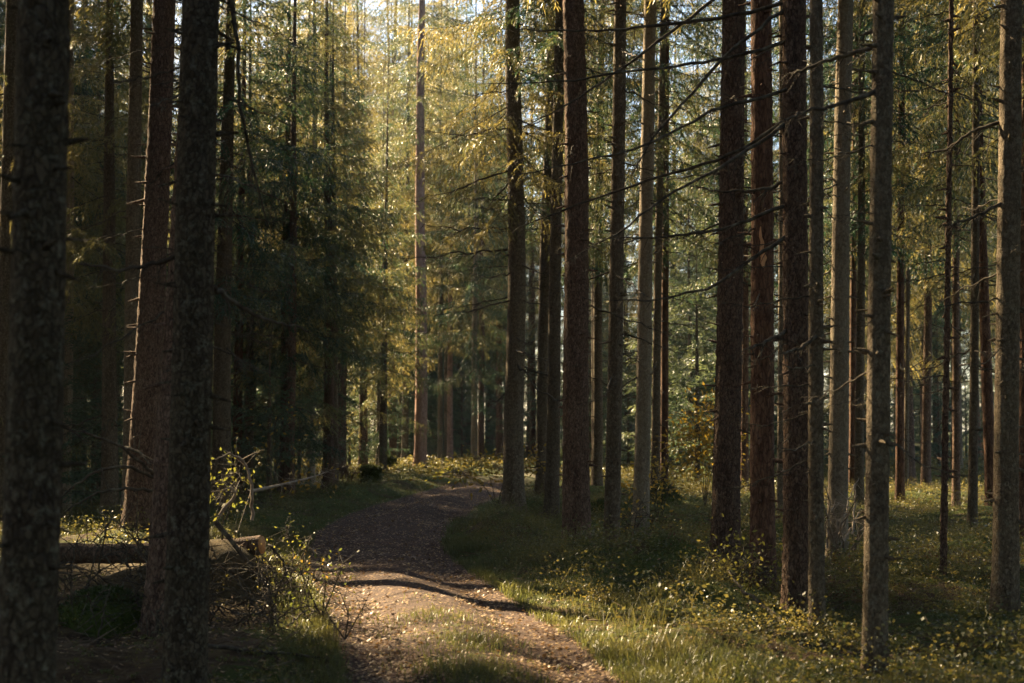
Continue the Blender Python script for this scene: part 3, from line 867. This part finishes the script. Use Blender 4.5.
# the unseen shading trees around the picture, as one mass
KINDS = sorted({k[2] for k in AROUND})
me = bpy.data.meshes.new('unseen_shade_forest')
me.from_pydata([(x, y, hz(x, y) - .05) for x, y, cr in AROUND], [], [])
ar = me.attributes.new('which', 'INT', 'POINT'); ar.data.foreach_set('value', np.array([KINDS.index(c) for _, _, c in AROUND], np.int32))
ar = me.attributes.new('turn', 'FLOAT', 'POINT'); ar.data.foreach_set('value', (RS.rand(len(AROUND)) * 6.28).astype(np.float32))
wood = link('unseen_shade_forest', me); tag(wood, 'unseen spruces added around the view for their shade', 'forest', kind='stuff')
ng = bpy.data.node_groups.new('unseen_shade_forest', 'GeometryNodeTree')
ng.interface.new_socket('Geometry', in_out='INPUT', socket_type='NodeSocketGeometry'); ng.interface.new_socket('Geometry', in_out='OUTPUT', socket_type='NodeSocketGeometry')
gi = ng.nodes.new('NodeGroupInput'); go = ng.nodes.new('NodeGroupOutput'); join = ng.nodes.new('GeometryNodeJoinGeometry')
wh = ng.nodes.new('GeometryNodeInputNamedAttribute'); wh.data_type = 'INT'; wh.inputs['Name'].default_value = 'which'
tu = ng.nodes.new('GeometryNodeInputNamedAttribute'); tu.data_type = 'FLOAT'; tu.inputs['Name'].default_value = 'turn'
cx_ = ng.nodes.new('ShaderNodeCombineXYZ'); ng.links.new(tu.outputs[0], cx_.inputs['Z'])
for k, kn in enumerate(KINDS):
    cmp_ = ng.nodes.new('FunctionNodeCompare'); cmp_.data_type = 'INT'; cmp_.operation = 'EQUAL'
    ii_ = [i_ for i_ in cmp_.inputs if i_.type == 'INT' and i_.enabled]; ng.links.new(wh.outputs[0], ii_[0]); ii_[1].default_value = k
    cobj = next(o for o in scene.objects if o.data is CROWN[kn][0])
    tobj = next(o for o in scene.objects if o.name.startswith('trunk') and o.data is shared_trunk(CROWN[kn][1] - .2, G, 0)) if any(o.data is shared_trunk(CROWN[kn][1] - .2, G, 0) for o in scene.objects) else None
    for ob in (cobj, tobj):
        if ob is None: continue
        oi = ng.nodes.new('GeometryNodeObjectInfo'); oi.inputs['Object'].default_value = ob; oi.inputs['As Instance'].default_value = True; oi.transform_space = 'ORIGINAL'
        ip = ng.nodes.new('GeometryNodeInstanceOnPoints')
        ng.links.new(gi.outputs[0], ip.inputs['Points']); ng.links.new(cmp_.outputs[0], ip.inputs['Selection']); ng.links.new(oi.outputs['Geometry'], ip.inputs['Instance']); ng.links.new(cx_.outputs[0], ip.inputs['Rotation'])
        ng.links.new(ip.outputs[0], join.inputs[0])
ng.links.new(join.outputs[0], go.inputs[0])
md = wood.modifiers.new('forest', 'NODES'); md.node_group = ng

# young spruces
YS = [(690, 43, 3), (706, 46, 3), (676, 48, 3), (697, 39, 1),  (655, 52, 0), (628, 46, 1), (590, 50, 3), (300, 34, 1), (270, 29, 2), (255, 36, 0), (312, 44, 3), (375, 54, 0), (350, 50, 1), (95, 27, 0), (62, 24, 1), (118, 26, 2),
      (400, 62, 3), (462, 64, 0), (432, 66, 3), (530, 58, 0), (760, 52, 3), (790, 48, 0), (820, 57, 3), (868, 44, 1), (905, 55, 0), (938, 49, 3), (965, 60, 0), (1000, 46, 1), (20, 28, 3), (200, 33, 0), (180, 30, 1)]
for px, y, v in YS:
    x = (px - 512) / F * y
    root = thing('young_spruce', 'young spruce with boughs down to the ground among taller trunks', 'tree', (x, y, hz(x, y) - .03), 'young spruces under the tall trees')
    root.rotation_euler = (0, 0, RS.rand() * 6.28); s = RS.uniform(.8, 1.15) * (1.35 if 670 < px < 710 else 1); root.scale = (s, s, s)
    if v not in SPRUCE_TRUNKS:
        SPRUCE_TRUNKS[v] = trunk_mesh('trunk', YOUNG_H[v] - .1, .05, 30 + v, G, False, .3, 0, 2)
    link('trunk', SPRUCE_TRUNKS[v], root); link('crown', YOUNG[v], root)
n = 0; tries = 0
while n < 85 and tries < 5000:
    tries += 1
    y = RS.uniform(62, 135); px = RS.uniform(-40, 1064); x = (px - 512) / F * y
    if abs(trk_s(np.array([x]), np.array([y]))[0]) < 1.5: continue
    v = (0, 3, 3, 1)[n % 4]
    root = thing('young_spruce', 'small far off spruce filling the gaps between distant trunks', 'tree', (x, y, hz(x, y) - .03), 'small far off spruces')
    root.rotation_euler = (0, 0, RS.rand() * 6.28); s = RS.uniform(.9, 1.6); root.scale = (s, s, s)
    link('trunk', SPRUCE_TRUNKS[v], root); link('crown', YOUNG[v], root)
    n += 1

# ------------------------------------------------------------------ undergrowth (nobody could count it)
def in_view(x, y, m=.6):
    return np.abs(x) < .365 * y + m


def scatter(n, y0, y1, pw=1.0, rs=RS, m=.6):
    """points over the visible wedge; pw > 1 favours the near part"""
    y = y0 + (y1 - y0) * rs.rand(n) ** pw
    x = (rs.rand(n) * 2 - 1) * (.365 * y + m)
    return x, y


def grass_mesh(name, x, y, h, wd, mat, arch=.5, rs=RS, zoff=0):
    n = len(x); z = hgt(x, y) - .01 + zoff
    a = rs.rand(n) * 6.283; ln = np.clip(rs.normal(arch, .25, n), .05, 1.3)
    dx, dy = np.cos(a), np.sin(a)
    b = rs.rand(n) * 6.283; sx, sy = np.cos(b) * wd * .5, np.sin(b) * wd * .5
    base = np.stack([x, y, z], 1)
    mid = base + np.stack([dx * h * ln * .35, dy * h * ln * .35, h * .62], 1)
    tip = base + np.stack([dx * h * ln, dy * h * ln, h * (1 - .35 * ln)], 1)
    S = np.stack([sx, sy, 0 * sx], 1)
    V = np.stack([base - S, base + S, mid - S * .75, mid + S * .75, tip], 1)
    k = np.arange(n)[:, None] * 5
    q = k + np.array([[0, 1, 3, 2]]); t = k + np.array([[2, 3, 4]])
    return build_mesh(name, V.reshape(-1, 3), q, t, False, (M[mat],))


def leaf_quads(C, D, ln, wd, rs):
    return blades(C, D, ln, wd, rs)


def quads_mesh(name, Q, mat):
    return build_mesh(name, Q.reshape(-1, 3), np.arange(len(Q) * 4).reshape(-1, 4), None, False, (M[mat],))


# short grass on the verges, in the middle of the track and beyond the bend
x, y = scatter(330000, 7.2, 52, 1.35)
yn = RS.uniform(7.2, 20, 420000); cn, _w = trk(yn); x = np.concatenate([x, cn + RS.uniform(-2.2, 2.2, len(yn))]); y = np.concatenate([y, yn])
s = trk_s(x, y); a = np.abs(s)
pn = fbm(x * .8, y * .8, seed=41, oct=2)
p = np.where(a < 1, .6 * np.exp(-(s / .33) ** 2) * (1 - sstep(10.6, 13.2, y)) * (.4 + .6 * (pn > -.1)) + .9 * sstep(.86, 1.05, a) + .35 * sstep(35, 44, y), (np.exp(-(a - 1) / .4) * (.2 + .7 * (pn > .1)) + .03 * (pn > .1)) * np.where((s < -1.35) & (y < 16), .0, 1) * np.where((s > 2.2) & (y < 16), .25, 1))
p = p + ((s < -1) & (y > 17)) * .35
k = RS.rand(len(x)) < p
x, y = x[k], y[k]
h = RS.uniform(.04, .13, len(x)) * (1 + 1.1 * np.clip(fbm(x * 1.6, y * 1.6, seed=43), -.3, 1)) * (1 - .35 * (np.abs(trk_s(x, y)) < .8))
tag(link('short_grass', grass_mesh('short_grass', x, y, h, RS.uniform(.004, .008, len(x)), 'grass', .6)), 'short green grass along the track and on its middle ridge', 'grass', kind='stuff')

# taller dry sedge tufts
tc = [(1.0, 11.2), (1.3, 11.9), (1.6, 12.6), (.55, 15.8), (.2, 17.4), (-.35, 19.8), (-.15, 20.6), (-.5, 21.2), (.2, 19.6), (1.1, 10.2), (.9, 18.8), (-3.6, 24.5), (-2.9, 15.2)]
xs = []; ys = []
for (cx, cy) in tc:
    m_ = RS.randint(110, 230); m_ = int(m_ * .5); xs.append(cx + RS.normal(0, .17, m_)); ys.append(cy + RS.normal(0, .17, m_))
x2, y2 = scatter(3200, 8, 30, 1.2); a2 = trk_s(x2, y2); kk = (a2 > 1.15) & (a2 < 2.2) & (fbm(x2 * .9, y2 * .9, seed=61) > .18)
xs.append(x2[kk]); ys.append(y2[kk])
x = np.concatenate(xs); y = np.concatenate(ys)
tag(link('dry_grass', grass_mesh('dry_grass', x, y, RS.uniform(.14, .4, len(x)), RS.uniform(.003, .007, len(x)), 'dry_grass', .85)), 'long arching yellowed grass right of the track', 'grass', kind='stuff')


# bilberry and moss
def shrub_layer(name, n, y0, y1, pw, hmin, hmax, lmin, lmax, mat, keep, leaves, label, seed):
    rs = np.random.RandomState(seed)
    x, y = scatter(n, y0, y1, pw, rs)
    k = keep(x, y, rs); x, y = x[k], y[k]
    h = hmin + (hmax - hmin) * np.clip(.45 + .75 * fbm(x * .9, y * .9, seed=seed + 90, oct=2) + .25 * rs.randn(len(x)), 0, 1)
    C = []; Dd = []
    N = len(x) * leaves
    xr = np.repeat(x, leaves); yr = np.repeat(y, leaves); hr = np.repeat(h, leaves)
    u = rs.rand(N) ** .6; rr = hr * .75 * np.sqrt(rs.rand(N)); aa = rs.rand(N) * 6.283
    px, py = xr + np.cos(aa) * rr, yr + np.sin(aa) * rr
    pz = hgt(px, py) + hr * u * (1 - .5 * (rr / (hr * .75 + 1e-6)) ** 2)
    C = np.stack([px, py, pz], 1)
    Dd = np.stack([np.cos(aa) + rs.randn(N) * .7, np.sin(aa) + rs.randn(N) * .7, rs.randn(N) * .55 + .15], 1)
    ln = rs.uniform(lmin, lmax, N)
    Q = blades(C, Dd, ln, ln * rs.uniform(.5, .7, N), rs)
    tag(link(name, quads_mesh(name, Q, mat)), label, 'undergrowth', kind='stuff')


def k_berry(x, y, rs):
    s = trk_s(x, y); a = np.abs(s); pn = fbm(x * .45, y * .45, seed=71, oct=3)
    fine = fbm(x * 1.7, y * 1.7, seed=72, oct=2)
    p = sstep(1.15, 1.7, a) * np.where(s > 0, sstep(-.25, .3, pn + fine * .8) * 1.1, .25 + .4 * (pn > 0))
    p = np.where((s < 0) & (y > 15) & (a < 4), p * .35, p)
    p = np.where((s < -1.5) & (y < 15.5), p * .05, p)
    return rs.rand(len(x)) < p


shrub_layer('bilberry_undergrowth', 46000, 7.2, 46, 1.3, .07, .30, .012, .028, 'berry_leaf', k_berry, 24, 'low leafy bilberry covering the forest floor', 5)
shrub_layer('far_undergrowth', 9000, 40, 85, 1.0, .15, .4, .05, .09, 'berry_leaf', lambda x, y, rs: np.abs(trk_s(x, y)) > 1.4, 16, 'low green undergrowth far between the trunks', 6)


def k_moss(x, y, rs):
    x[:9000], y[:9000] = MX, MY
    s = np.abs(trk_s(x, y)); pn = fbm(x * .6, y * .6, seed=81, oct=3)
    return rs.rand(len(x)) < sstep(1.0, 1.5, s) * (pn > -.2) * np.where((x < -1.7) & (y < 15.5), .15, 1)


_b = np.array([p for p in POS if 7 < p[1] < 34 and abs(p[0]) < .4 * p[1]]); _i = RS.randint(0, len(_b), 9000); _a = RS.rand(9000) * 6.283; _r = .14 + np.abs(RS.normal(0, .2, 9000))
MX = _b[_i, 0] + np.cos(_a) * _r; MY = _b[_i, 1] + np.sin(_a) * _r
shrub_layer('moss_carpet', 30000, 7.2, 40, 1.3, .02, .06, .014, .03, 'moss', k_moss, 14, 'soft green moss between the bilberry plants', 7)

shrub_layer('tall_undergrowth', 1500, 8, 34, 1.2, .22, .5, .02, .05, 'berry_leaf', lambda x, y, rs: (np.abs(trk_s(x, y)) > 1.5) & ((x > 0) | (y > 15)) & (fbm(x * .7 + 5, y * .7, seed=77, oct=2) > -.05), 70, 'taller leafy tufts standing out of the bilberry', 15)


def k_brack(x, y, rs):
    s = trk_s(x, y)
    return (s > 1.6) & (fbm(x * .5 + 30, y * .5, seed=75, oct=2) > .22)


shrub_layer('dead_bracken', 5200, 13, 34, 1.2, .06, .25, .018, .04, 'bracken', k_brack, 14, 'rusty withered bracken in patches between the trunks', 12)

# fallen twigs and needles on the floor
x, y = scatter(26000, 7, 32, 1.4)
a = np.abs(trk_s(x, y)); k = (a > 1.0) & ((x < -1.5) | (RS.rand(len(x)) < .45)); x, y = x[k], y[k]; n = len(x)
C = np.stack([x, y, hgt(x, y) + .012 + RS.rand(n) * .03], 1); az = RS.rand(n) * 6.283
ln = RS.uniform(.06, .5, n) * RS.rand(n)
tag(link('twig_litter', quads_mesh('twig_litter', blades(C, np.stack([np.cos(az), np.sin(az), RS.randn(n) * .22], 1), ln, RS.uniform(.004, .012, n), RS), 'dryt')), 'small fallen twigs strewn over the forest floor', 'twig litter', kind='stuff')

# leaf litter on the track and the floor
x, y = scatter(210000, 7.2, 40, 1.6)
s = np.abs(trk_s(x, y)); pn = fbm(x * 1.3, y * 1.3, seed=91)
p = np.where(s < 1, .32 + .35 * np.exp(-((s - .62) / .25) ** 2), .10 * np.exp(-(s - 1) / 1.5) + .02) * (.6 + .7 * (pn > 0))
p = p * np.where((s < .35) & (y < 16), .35, 1)
k = RS.rand(len(x)) < p; x, y = x[k], y[k]; n = len(x)
C = np.stack([x, y, hgt(x, y) + .012 + RS.rand(n) * .012], 1)
az = RS.rand(n) * 6.283; ln = RS.uniform(.02, .05, n)
Dv = np.stack([np.cos(az), np.sin(az), RS.randn(n) * .25], 1); Dv /= np.linalg.norm(Dv, axis=1)[:, None]
Sv = np.stack([-np.sin(az), np.cos(az), RS.randn(n) * .35], 1); wv_ = ln * RS.uniform(.45, .7, n)
Q = np.stack([C - Dv * ln[:, None] * .5, C + Sv * wv_[:, None] * .5, C + Dv * ln[:, None] * .5, C - Sv * wv_[:, None] * .5], 1)
tag(link('leaf_litter', quads_mesh('leaf_litter', Q, 'litter')), 'fallen brown and yellow leaves strewn over the track', 'leaf litter', kind='stuff')

# ------------------------------------------------------------------ log, stump, fallen wood
log = thing('cut_log', 'cut log with a pale sawn end lying on the dark mound left of the track', 'log', tuple(at(262, 545, 13.4)))
bpy.context.view_layer.update()
A = np.array(at(263, 546, 13.4)); Bp = np.array(at(20, 552, 13.9)); n = 30
u = np.linspace(0, 1, n)[:, None]
rs = np.random.RandomState(3)
ptsl = A + (Bp - A) * u + np.array([0, 0, -.05]) * np.sin(u * 3.14)
rad = .088 + .012 * u[:, 0] + .003 * rs.randn(n)
mb = MB(); mb.tube(ptsl - A, rad, 20)
link('bark_hull', mb.mesh('bark_hull', (M['bark_brown'],), True), log)
th = np.linspace(0, 2 * np.pi, 20, endpoint=False)
ax = (Bp - A) / np.linalg.norm(Bp - A)
mb = MB(); mb.tube(np.array([-.004 * ax, .03 * ax, .05 * ax]), [.0845, .0855, .0855], 24, True)
link('sawn_end', mb.mesh('sawn_end', (M['cutwood'],), False), log)

# dead branches and roots around the log
def fallen(name, label, cat, lines, r0, mat, seed, group=None, twigs=5):
    """a fallen branch of one or several limbs; the first point is its base"""
    base = lines[0][0]
    rs = np.random.RandomState(seed)
    mb = MB()
    for ln_ in lines:
        Pp = np.array([tuple(p) for p in ln_]) - np.array(tuple(base)); tt = np.linspace(0, 1, len(Pp)); t = np.linspace(0, 1, 18)
        Qq = np.stack([np.interp(t, tt, Pp[:, a]) for a in range(3)], 1)
        for _ in range(2): Qq[1:-1] = .25 * Qq[:-2] + .5 * Qq[1:-1] + .25 * Qq[2:]
        Qq[1:-1] += rs.randn(16, 3) * .006
        mb.tube(Qq, r0 * (1 - t) ** .6 + .0025, 7)
        for _ in range(twigs):
            k = rs.uniform(.2, .95); p = np.array([np.interp(k, t, Qq[:, a]) for a in range(3)])
            d = rs.randn(3); d /= np.linalg.norm(d); l = rs.uniform(.1, .4); uu = np.linspace(0, 1, 5)[:, None]
            mb.tube(p + d * l * uu + np.array([0, 0, -.15]) * l * uu ** 2, .004 * (1 - uu[:, 0]) + .0012, 4)
    o = link(name, mb.mesh(name, (M[mat],), True)); o.location = base
    return tag(o, label, cat, group)


fallen('bent_branch', 'bent dead branch arching out from behind the thick lichened trunk to the left', 'branch', [pxline(13, 12.2, (158, 480), (148, 468), (120, 445), (85, 432), (56, 428)), pxline(12.7, 12.3, (125, 448), (140, 452), (152, 466))], .016, 'twig', 1)
fallen('bent_branch', 'long low dead branch curving over the log left of the leaning trunk', 'branch', [pxline(12.9, 12.4, (158, 478), (130, 467), (100, 468), (70, 488), (50, 512)), pxline(12.9, 12.5, (156, 490), (120, 488), (90, 495), (56, 520))], .014, 'twig', 2)
fallen('bent_branch', 'pale dead branch looping over like a hook right of the thick lichened trunk', 'branch', [pxline(12.6, 12.4, (252, 520), (253, 490), (246, 462), (232, 452), (215, 460)), pxline(12.5, 12.3, (220, 515), (235, 495), (235, 490), (228, 487), (214, 500))], .014, 'palewood', 3)
fallen('root', 'dark root running down from the log end over the mound', 'root', [pxline(13.2, 12.3, (214, 520), (236, 545), (262, 585), (285, 615), (296, 640))], .022, 'twig', 4)
fallen('root', 'thin dark root drooping in a curve from the tip of the log', 'root', [pxline(13.3, 12.8, (268, 545), (284, 560), (287, 580), (283, 595))], .010, 'twig', 5)
fallen('fallen_branch', 'half buried branch on the shaded ground below the mound', 'branch', [pxline(9.6, 9.9, (200, 645), (250, 652), (300, 655), (340, 660))], .014, 'twig', 6)
fallen('fallen_branch', 'dark slanting branch lying on grass right of the dark red trunk foot', 'branch', [pxline(11.4, 12.4, (782, 622), (760, 603), (742, 590), (728, 570))], .02, 'twig', 7)
fallen('fallen_branch', 'straight dark fallen branch on the sunlit bilberry beyond the dead pole', 'branch', [pxline(19, 20, (880, 560), (905, 558), (940, 556), (962, 552))], .05, 'twig', 8)
tw = []
rs = np.random.RandomState(8)
for k in range(16):
    bx, by = 830 + rs.uniform(-10, 30), 545 + rs.uniform(-12, 12)
    ex, ey = bx + rs.uniform(-18, 30), by - rs.uniform(15, 60)
    tw.append(pxline(16.3, 16 + rs.uniform(-.8, .8), (bx, by), ((bx + ex) / 2 + rs.uniform(-8, 8), (by + ey) / 2 - 6), (ex, ey)))
fallen('brush_pile', 'tangle of bleached bare twigs between the pale trunk and the scaly trunk', 'brush', tw, .010, 'palewood', 9, twigs=4)
tw = []
for k in range(90):
    bx, by = rs.uniform(60, 290), 605 + rs.uniform(-42, 45); dd = 13 - (by - 560) / 40
    ex, ey = bx + rs.uniform(-60, 60), by - rs.uniform(5, 70)
    if bx > 225 or ex > 235: ey = max(ey, 568); by = max(by, 585)
    tw.append(pxline(dd, dd + rs.uniform(-.5, .5), (bx, by), ((bx + ex) / 2, (by + ey) / 2 - 10), (ex, ey)))
fallen('brush_pile', 'dark heap of thin dead twigs under and around the cut log', 'brush', tw, .0055, 'twig', 10, twigs=7)
tw = []
for k in range(22):
    bx, by = rs.uniform(318, 352), 478 + rs.uniform(-4, 6)
    ex, ey = bx + rs.uniform(-16, 22), by - rs.uniform(4, 18)
    tw.append(pxline(38.5, 38.5 + rs.uniform(-.8, .8), (bx, by), ((bx + ex) / 2, (by + ey) / 2 - 5), (ex, ey)))
fallen('brush_pile', 'low rusty heap of dead spruce twigs left of the mossy stump', 'brush', tw, .012, 'bracken', 12, twigs=8)

# fallen pale sapling with yellow leaves
def sapling(name, label, cat, base, limbs, nleaf, lmin, lmax, mat, seed, r0=.008, spread=.16, flat=.35, smat='twig', group=None):
    root = thing(name, label, cat, tuple(base), group)
    rs = np.random.RandomState(seed)
    mb = MB(); C = []; Dd = []
    for ln_ in limbs:
        Pp = np.array([tuple(p) for p in ln_]) - np.array(tuple(base)); tt = np.linspace(0, 1, len(Pp)); t = np.linspace(0, 1, 14)
        Qq = np.stack([np.interp(t, tt, Pp[:, a]) for a in range(3)], 1)
        for _ in range(2): Qq[1:-1] = .25 * Qq[:-2] + .5 * Qq[1:-1] + .25 * Qq[2:]
        mb.tube(Qq, r0 * (1 - t) ** .7 + .0018, 6)
        m_ = max(4, int(nleaf / len(limbs)))
        k = rs.uniform(.3, 1, m_); pos = np.stack([np.interp(k, t, Qq[:, a]) for a in range(3)], 1)
        off = rs.randn(m_, 3) * spread; off[:, 2] *= flat
        C.append(pos + off); Dd.append(off * 3 + rs.randn(m_, 3) * .5)
        for q in range(min(45, m_)):
            mb.tube([pos[q], pos[q] + off[q] * .6, pos[q] + off[q]], [.003, .002, .001], 4)
    C = np.concatenate(C); Dd = np.concatenate(Dd); ln = rs.uniform(lmin, lmax, len(C))
    link('stem', mb.mesh('stem', (M[smat],), True), root)
    link('foliage', quads_mesh('foliage', blades(C, Dd, ln, ln * .5, rs), mat), root)
    return root


sapling('fallen_sapling', 'fallen pale thin sapling with a few bright yellow leaves, left of the track', 'sapling', at(248, 492, 17), [pxline(17, 19.5, (248, 492), (280, 485), (310, 478), (332, 470))], 60, .05, .09, 'yellow_leaf', 1, .02, .17, .8, 'palewood')
sapling('leafy_shoot', 'yellow leaved shoot beside the hooked pale branch', 'sapling', at(222, 520, 13.2), [pxline(13.2, 13.2, (222, 540), (224, 500), (222, 462)), pxline(13.2, 13, (226, 520), (240, 480), (236, 465))], 130, .03, .06, 'lime_leaf', 2, .006, .12, .8)
def ground_px(px, d): return at(px, 425 + EYE * F / d, d)
for k, (px, d, hp, nl, lab) in enumerate((
        (290, 14.5, 60, 120, 'yellowing leafy shoot on the left verge beside the sawn end of the log'), (322, 11.8, 70, 160, 'sunlit yellow green shoot on the left verge near the bottom of the picture'),
        (305, 13.2, 45, 110, 'low yellow shoot on the left verge just below the log end'), (345, 10.6, 50, 90, 'small lime green shoot at the left rut close to the viewer'))):
    g = ground_px(px, d)
    sapling('leafy_shoot', lab, 'sapling', g, [[g, at(px + 4, 425 + EYE * F / d - hp * .5, d), at(px - 6, 425 + EYE * F / d - hp, d)], [g, at(px + 14, 425 + EYE * F / d - hp * .5, d), at(px + 22, 425 + EYE * F / d - hp * .8, d)], [g, at(px - 14, 425 + EYE * F / d - hp * .4, d), at(px - 22, 425 + EYE * F / d - hp * .7, d)]], int(nl * .7), .025, .045, 'lime_leaf' if k != 2 else 'yellow_leaf', 20 + k, .005, .09, .8)
# rowan saplings
RW = [((497, 27, 40), [(-45, 38), (-25, 52), (20, 40), (35, 58), (48, 44)], 'orange leaved rowan sapling in front of the flared mossy foot', 420, 'yellow_leaf'),
      ((660, 22, 40), [(-15, 62), (12, 70), (25, 58), (-25, 46)], 'pale yellow rowan sapling beside the mottled trunk', 380, 'yellow_leaf'),
      ((705, 27, 40), [(-12, 90), (6, 105), (18, 80), (-22, 70), (22, 60)], 'bushy yellow birch sapling left of the scaly red brown trunk', 1100, 'yellow_leaf'),
      ((633, 19.5, 40), [(-12, 25), (10, 40), (18, 28)], 'low yellow seedling in front of the mottled trunk', 60, 'yellow_leaf'),
      ((735, 13.0, 40), [(-20, 40), (10, 55), (25, 40), (40, 30)], 'lime yellow sapling below the dark red trunk in the grass', 170, 'lime_leaf'),
      ((270, 28, 40), [(-10, 60), (8, 90), (25, 70)], 'thin sapling with scattered orange leaves in the dark left stand', 70, 'yellow_leaf'),
      ((465, 38, 40), [(-12, 14), (12, 18)], 'small green bush at the inner edge of the far track bend', 120, 'lime_leaf')]
for k, ((px, d, _), tips, lab, nl, mt) in enumerate(RW):
    g = ground_px(px, d); yb_ = 425 + EYE * F / d
    limbs = [[g, at(px + dx * .25, yb_ - dy * .6, d), at(px + dx * .7, yb_ - dy * .95, d + RS.uniform(-.4, .4)), at(px + dx, yb_ - dy, d + RS.uniform(-.6, .6))] for dx, dy in tips]
    sapling('rowan_sapling' if 'rowan' in lab else 'sapling', lab, 'sapling', g, limbs, nl * (2 if d < 15 else 1), .0022 * d + .005, .0040 * d + .008, mt, 40 + k, .007, .0075 * d + .05, .35 if 'rowan' in lab else .8)

# mossy stumps and boulders
def lump(name, label, cat, px, d, w, h, top, seed, soilmat='floor'):
    g = ground_px(px, d); z0 = hz(g.x, g.y) - .05
    root = thing(name, label, cat, (g.x, g.y, z0))
    rs = np.random.RandomState(seed)
    th = np.linspace(0, 2 * np.pi, 28, endpoint=False)
    if top == 'flat': prof = [(1.35, 0), (1.12, .25), (1.0, .6), (.97, .93), (.9, 1.0), (.5, 1.02), (.02, 1.0)]
    else: prof = [(1.1, -.1), (1.0, .25), (.88, .6), (.62, .86), (.3, .98), (.02, 1.0)]
    V = np.array([[(math.cos(a) * r * w / 2, math.sin(a) * r * w / 2, zz * h) for a in th] for r, zz in prof])
    nn = fbm(V[..., 0] * 5 + seed, V[..., 1] * 5, V[..., 2] * 5, seed=seed)
    V[..., :2] *= (1 + .16 * nn)[..., None]; V[..., 2] += .06 * h * nn
    i = np.arange(len(prof) - 1)[:, None] * 28; j = np.arange(28)[None]
    q = np.stack([i + j, i + (j + 1) % 28, i + 28 + (j + 1) % 28, i + 28 + j], -1).reshape(-1, 4)
    me = build_mesh('body', V.reshape(-1, 3), q, None, True, (M[soilmat],)); link('wood' if 'stump' in name else 'body', me, root)
    N = 2600; f = rs.rand(N) * (len(prof) - 2) + 1; k0 = f.astype(int); a = rs.randint(0, 28, N)
    Pm = V[k0, a] * (1 - (f - k0))[:, None] + V[np.minimum(k0 + 1, len(prof) - 1), a] * (f - k0)[:, None]
    Pm += rs.randn(N, 3) * .012
    ln = rs.uniform(.02, .045, N) * max(1, d / 16)
    link('moss', quads_mesh('moss', blades(Pm, rs.randn(N, 3) + np.array([0, 0, .6]) + Pm * .6, ln, ln * .45, rs), 'moss'), root)


lump('tree_stump', 'green mossy stump on the grass left of the far bend', 'stump', 371, 38.5, .50, .44, 'flat', 1, 'floor')
lump('tree_stump', 'dark old stump in the shade just behind the mossy stump', 'stump', 387, 47, .5, .36, 'flat', 2, 'floor')
lump('mossy_boulder', 'bright mossy boulder right of the mottled trunk', 'boulder', 661, 27.5, .75, .42, 'round', 3)
lump('mossy_boulder', 'small mossy boulder left of the mottled trunk foot', 'boulder', 604, 25, .5, .3, 'round', 4)
lump('mossy_mound', 'dim green moss cushion on the dark ground left of the thick lichened trunk', 'mound', 105, 11.5, .75, .3, 'round', 5)

# ------------------------------------------------------------------ air, sky, sun, camera
HAZE = 0.0002
t = NT('forest_air')
pv = t.n('ShaderNodeVolumePrincipled'); pv.inputs['Density'].default_value = HAZE; pv.inputs['Color'].default_value = (.86, .92, 1, 1); pv.inputs['Anisotropy'].default_value = .35
t.l(pv.outputs[0], t.out.inputs['Volume'])
if HAZE > 0:
    bx = (-245, 245, -60, 312, -2.2, 28)
    Vb = [(bx[a], bx[2 + b], bx[4 + c]) for a in (0, 1) for b in (0, 1) for c in (0, 1)]
    qb = [(0, 1, 3, 2), (4, 6, 7, 5), (0, 4, 5, 1), (2, 3, 7, 6), (0, 2, 6, 4), (1, 5, 7, 3)]
    tag(link('haze', build_mesh('haze', Vb, qb, None, False, (t.m,))), 'thin blue forest haze', 'haze', kind='stuff')

w = bpy.data.worlds.new('World'); scene.world = w; w.use_nodes = True
nt = w.node_tree; nt.nodes.clear()
sky = nt.nodes.new('ShaderNodeTexSky'); sky.sky_type = 'NISHITA'; sky.sun_disc = False
sky.sun_elevation = R(SUN_EL); sky.sun_rotation = R(-SUN_AZ)
bg = nt.nodes.new('ShaderNodeBackground'); bg.inputs["Strength"].default_value = .05
wo = nt.nodes.new('ShaderNodeOutputWorld'); nt.links.new(sky.outputs[0], bg.inputs[0]); nt.links.new(bg.outputs[0], wo.inputs[0])

sl = bpy.data.lights.new('sun', 'SUN'); sl.energy = 5.0; sl.angle = R(.5); sl.color = (1, .77, .46)
so = bpy.data.objects.new('sun', sl); COL.objects.link(so); so.location = (-20, 20, 40)
sd = Vector(SD)
so.rotation_euler = sd.to_track_quat('Z', 'Y').to_euler()

cd = bpy.data.cameras.new('camera'); cd.lens = 50; cd.sensor_width = 36; cd.clip_end = 1000; cd.clip_start = .1
cd.dof.use_dof = True; cd.dof.focus_distance = 17; cd.dof.aperture_fstop = 2.4
co = bpy.data.objects.new('camera', cd); COL.objects.link(co); co.location = (0, 0, EYE); co.rotation_euler = (R(90) + TILT, 0, 0)
scene.camera = co

scene.view_settings.view_transform = 'Standard'; scene.view_settings.look = 'None'
scene.view_settings.exposure = 2.8; scene.view_settings.gamma = 1.0
scene.render.engine = 'CYCLES'
cy = scene.cycles
cy.max_bounces = 6; cy.diffuse_bounces = 4; cy.glossy_bounces = 2; cy.transmission_bounces = 4; cy.volume_bounces = 0; cy.transparent_max_bounces = 4
cy.use_denoising = True
try: cy.denoiser = 'OPENIMAGEDENOISE'
except Exception: pass
cy.sample_clamp_indirect = 6.0
cy.caustics_reflective = False; cy.caustics_refractive = False
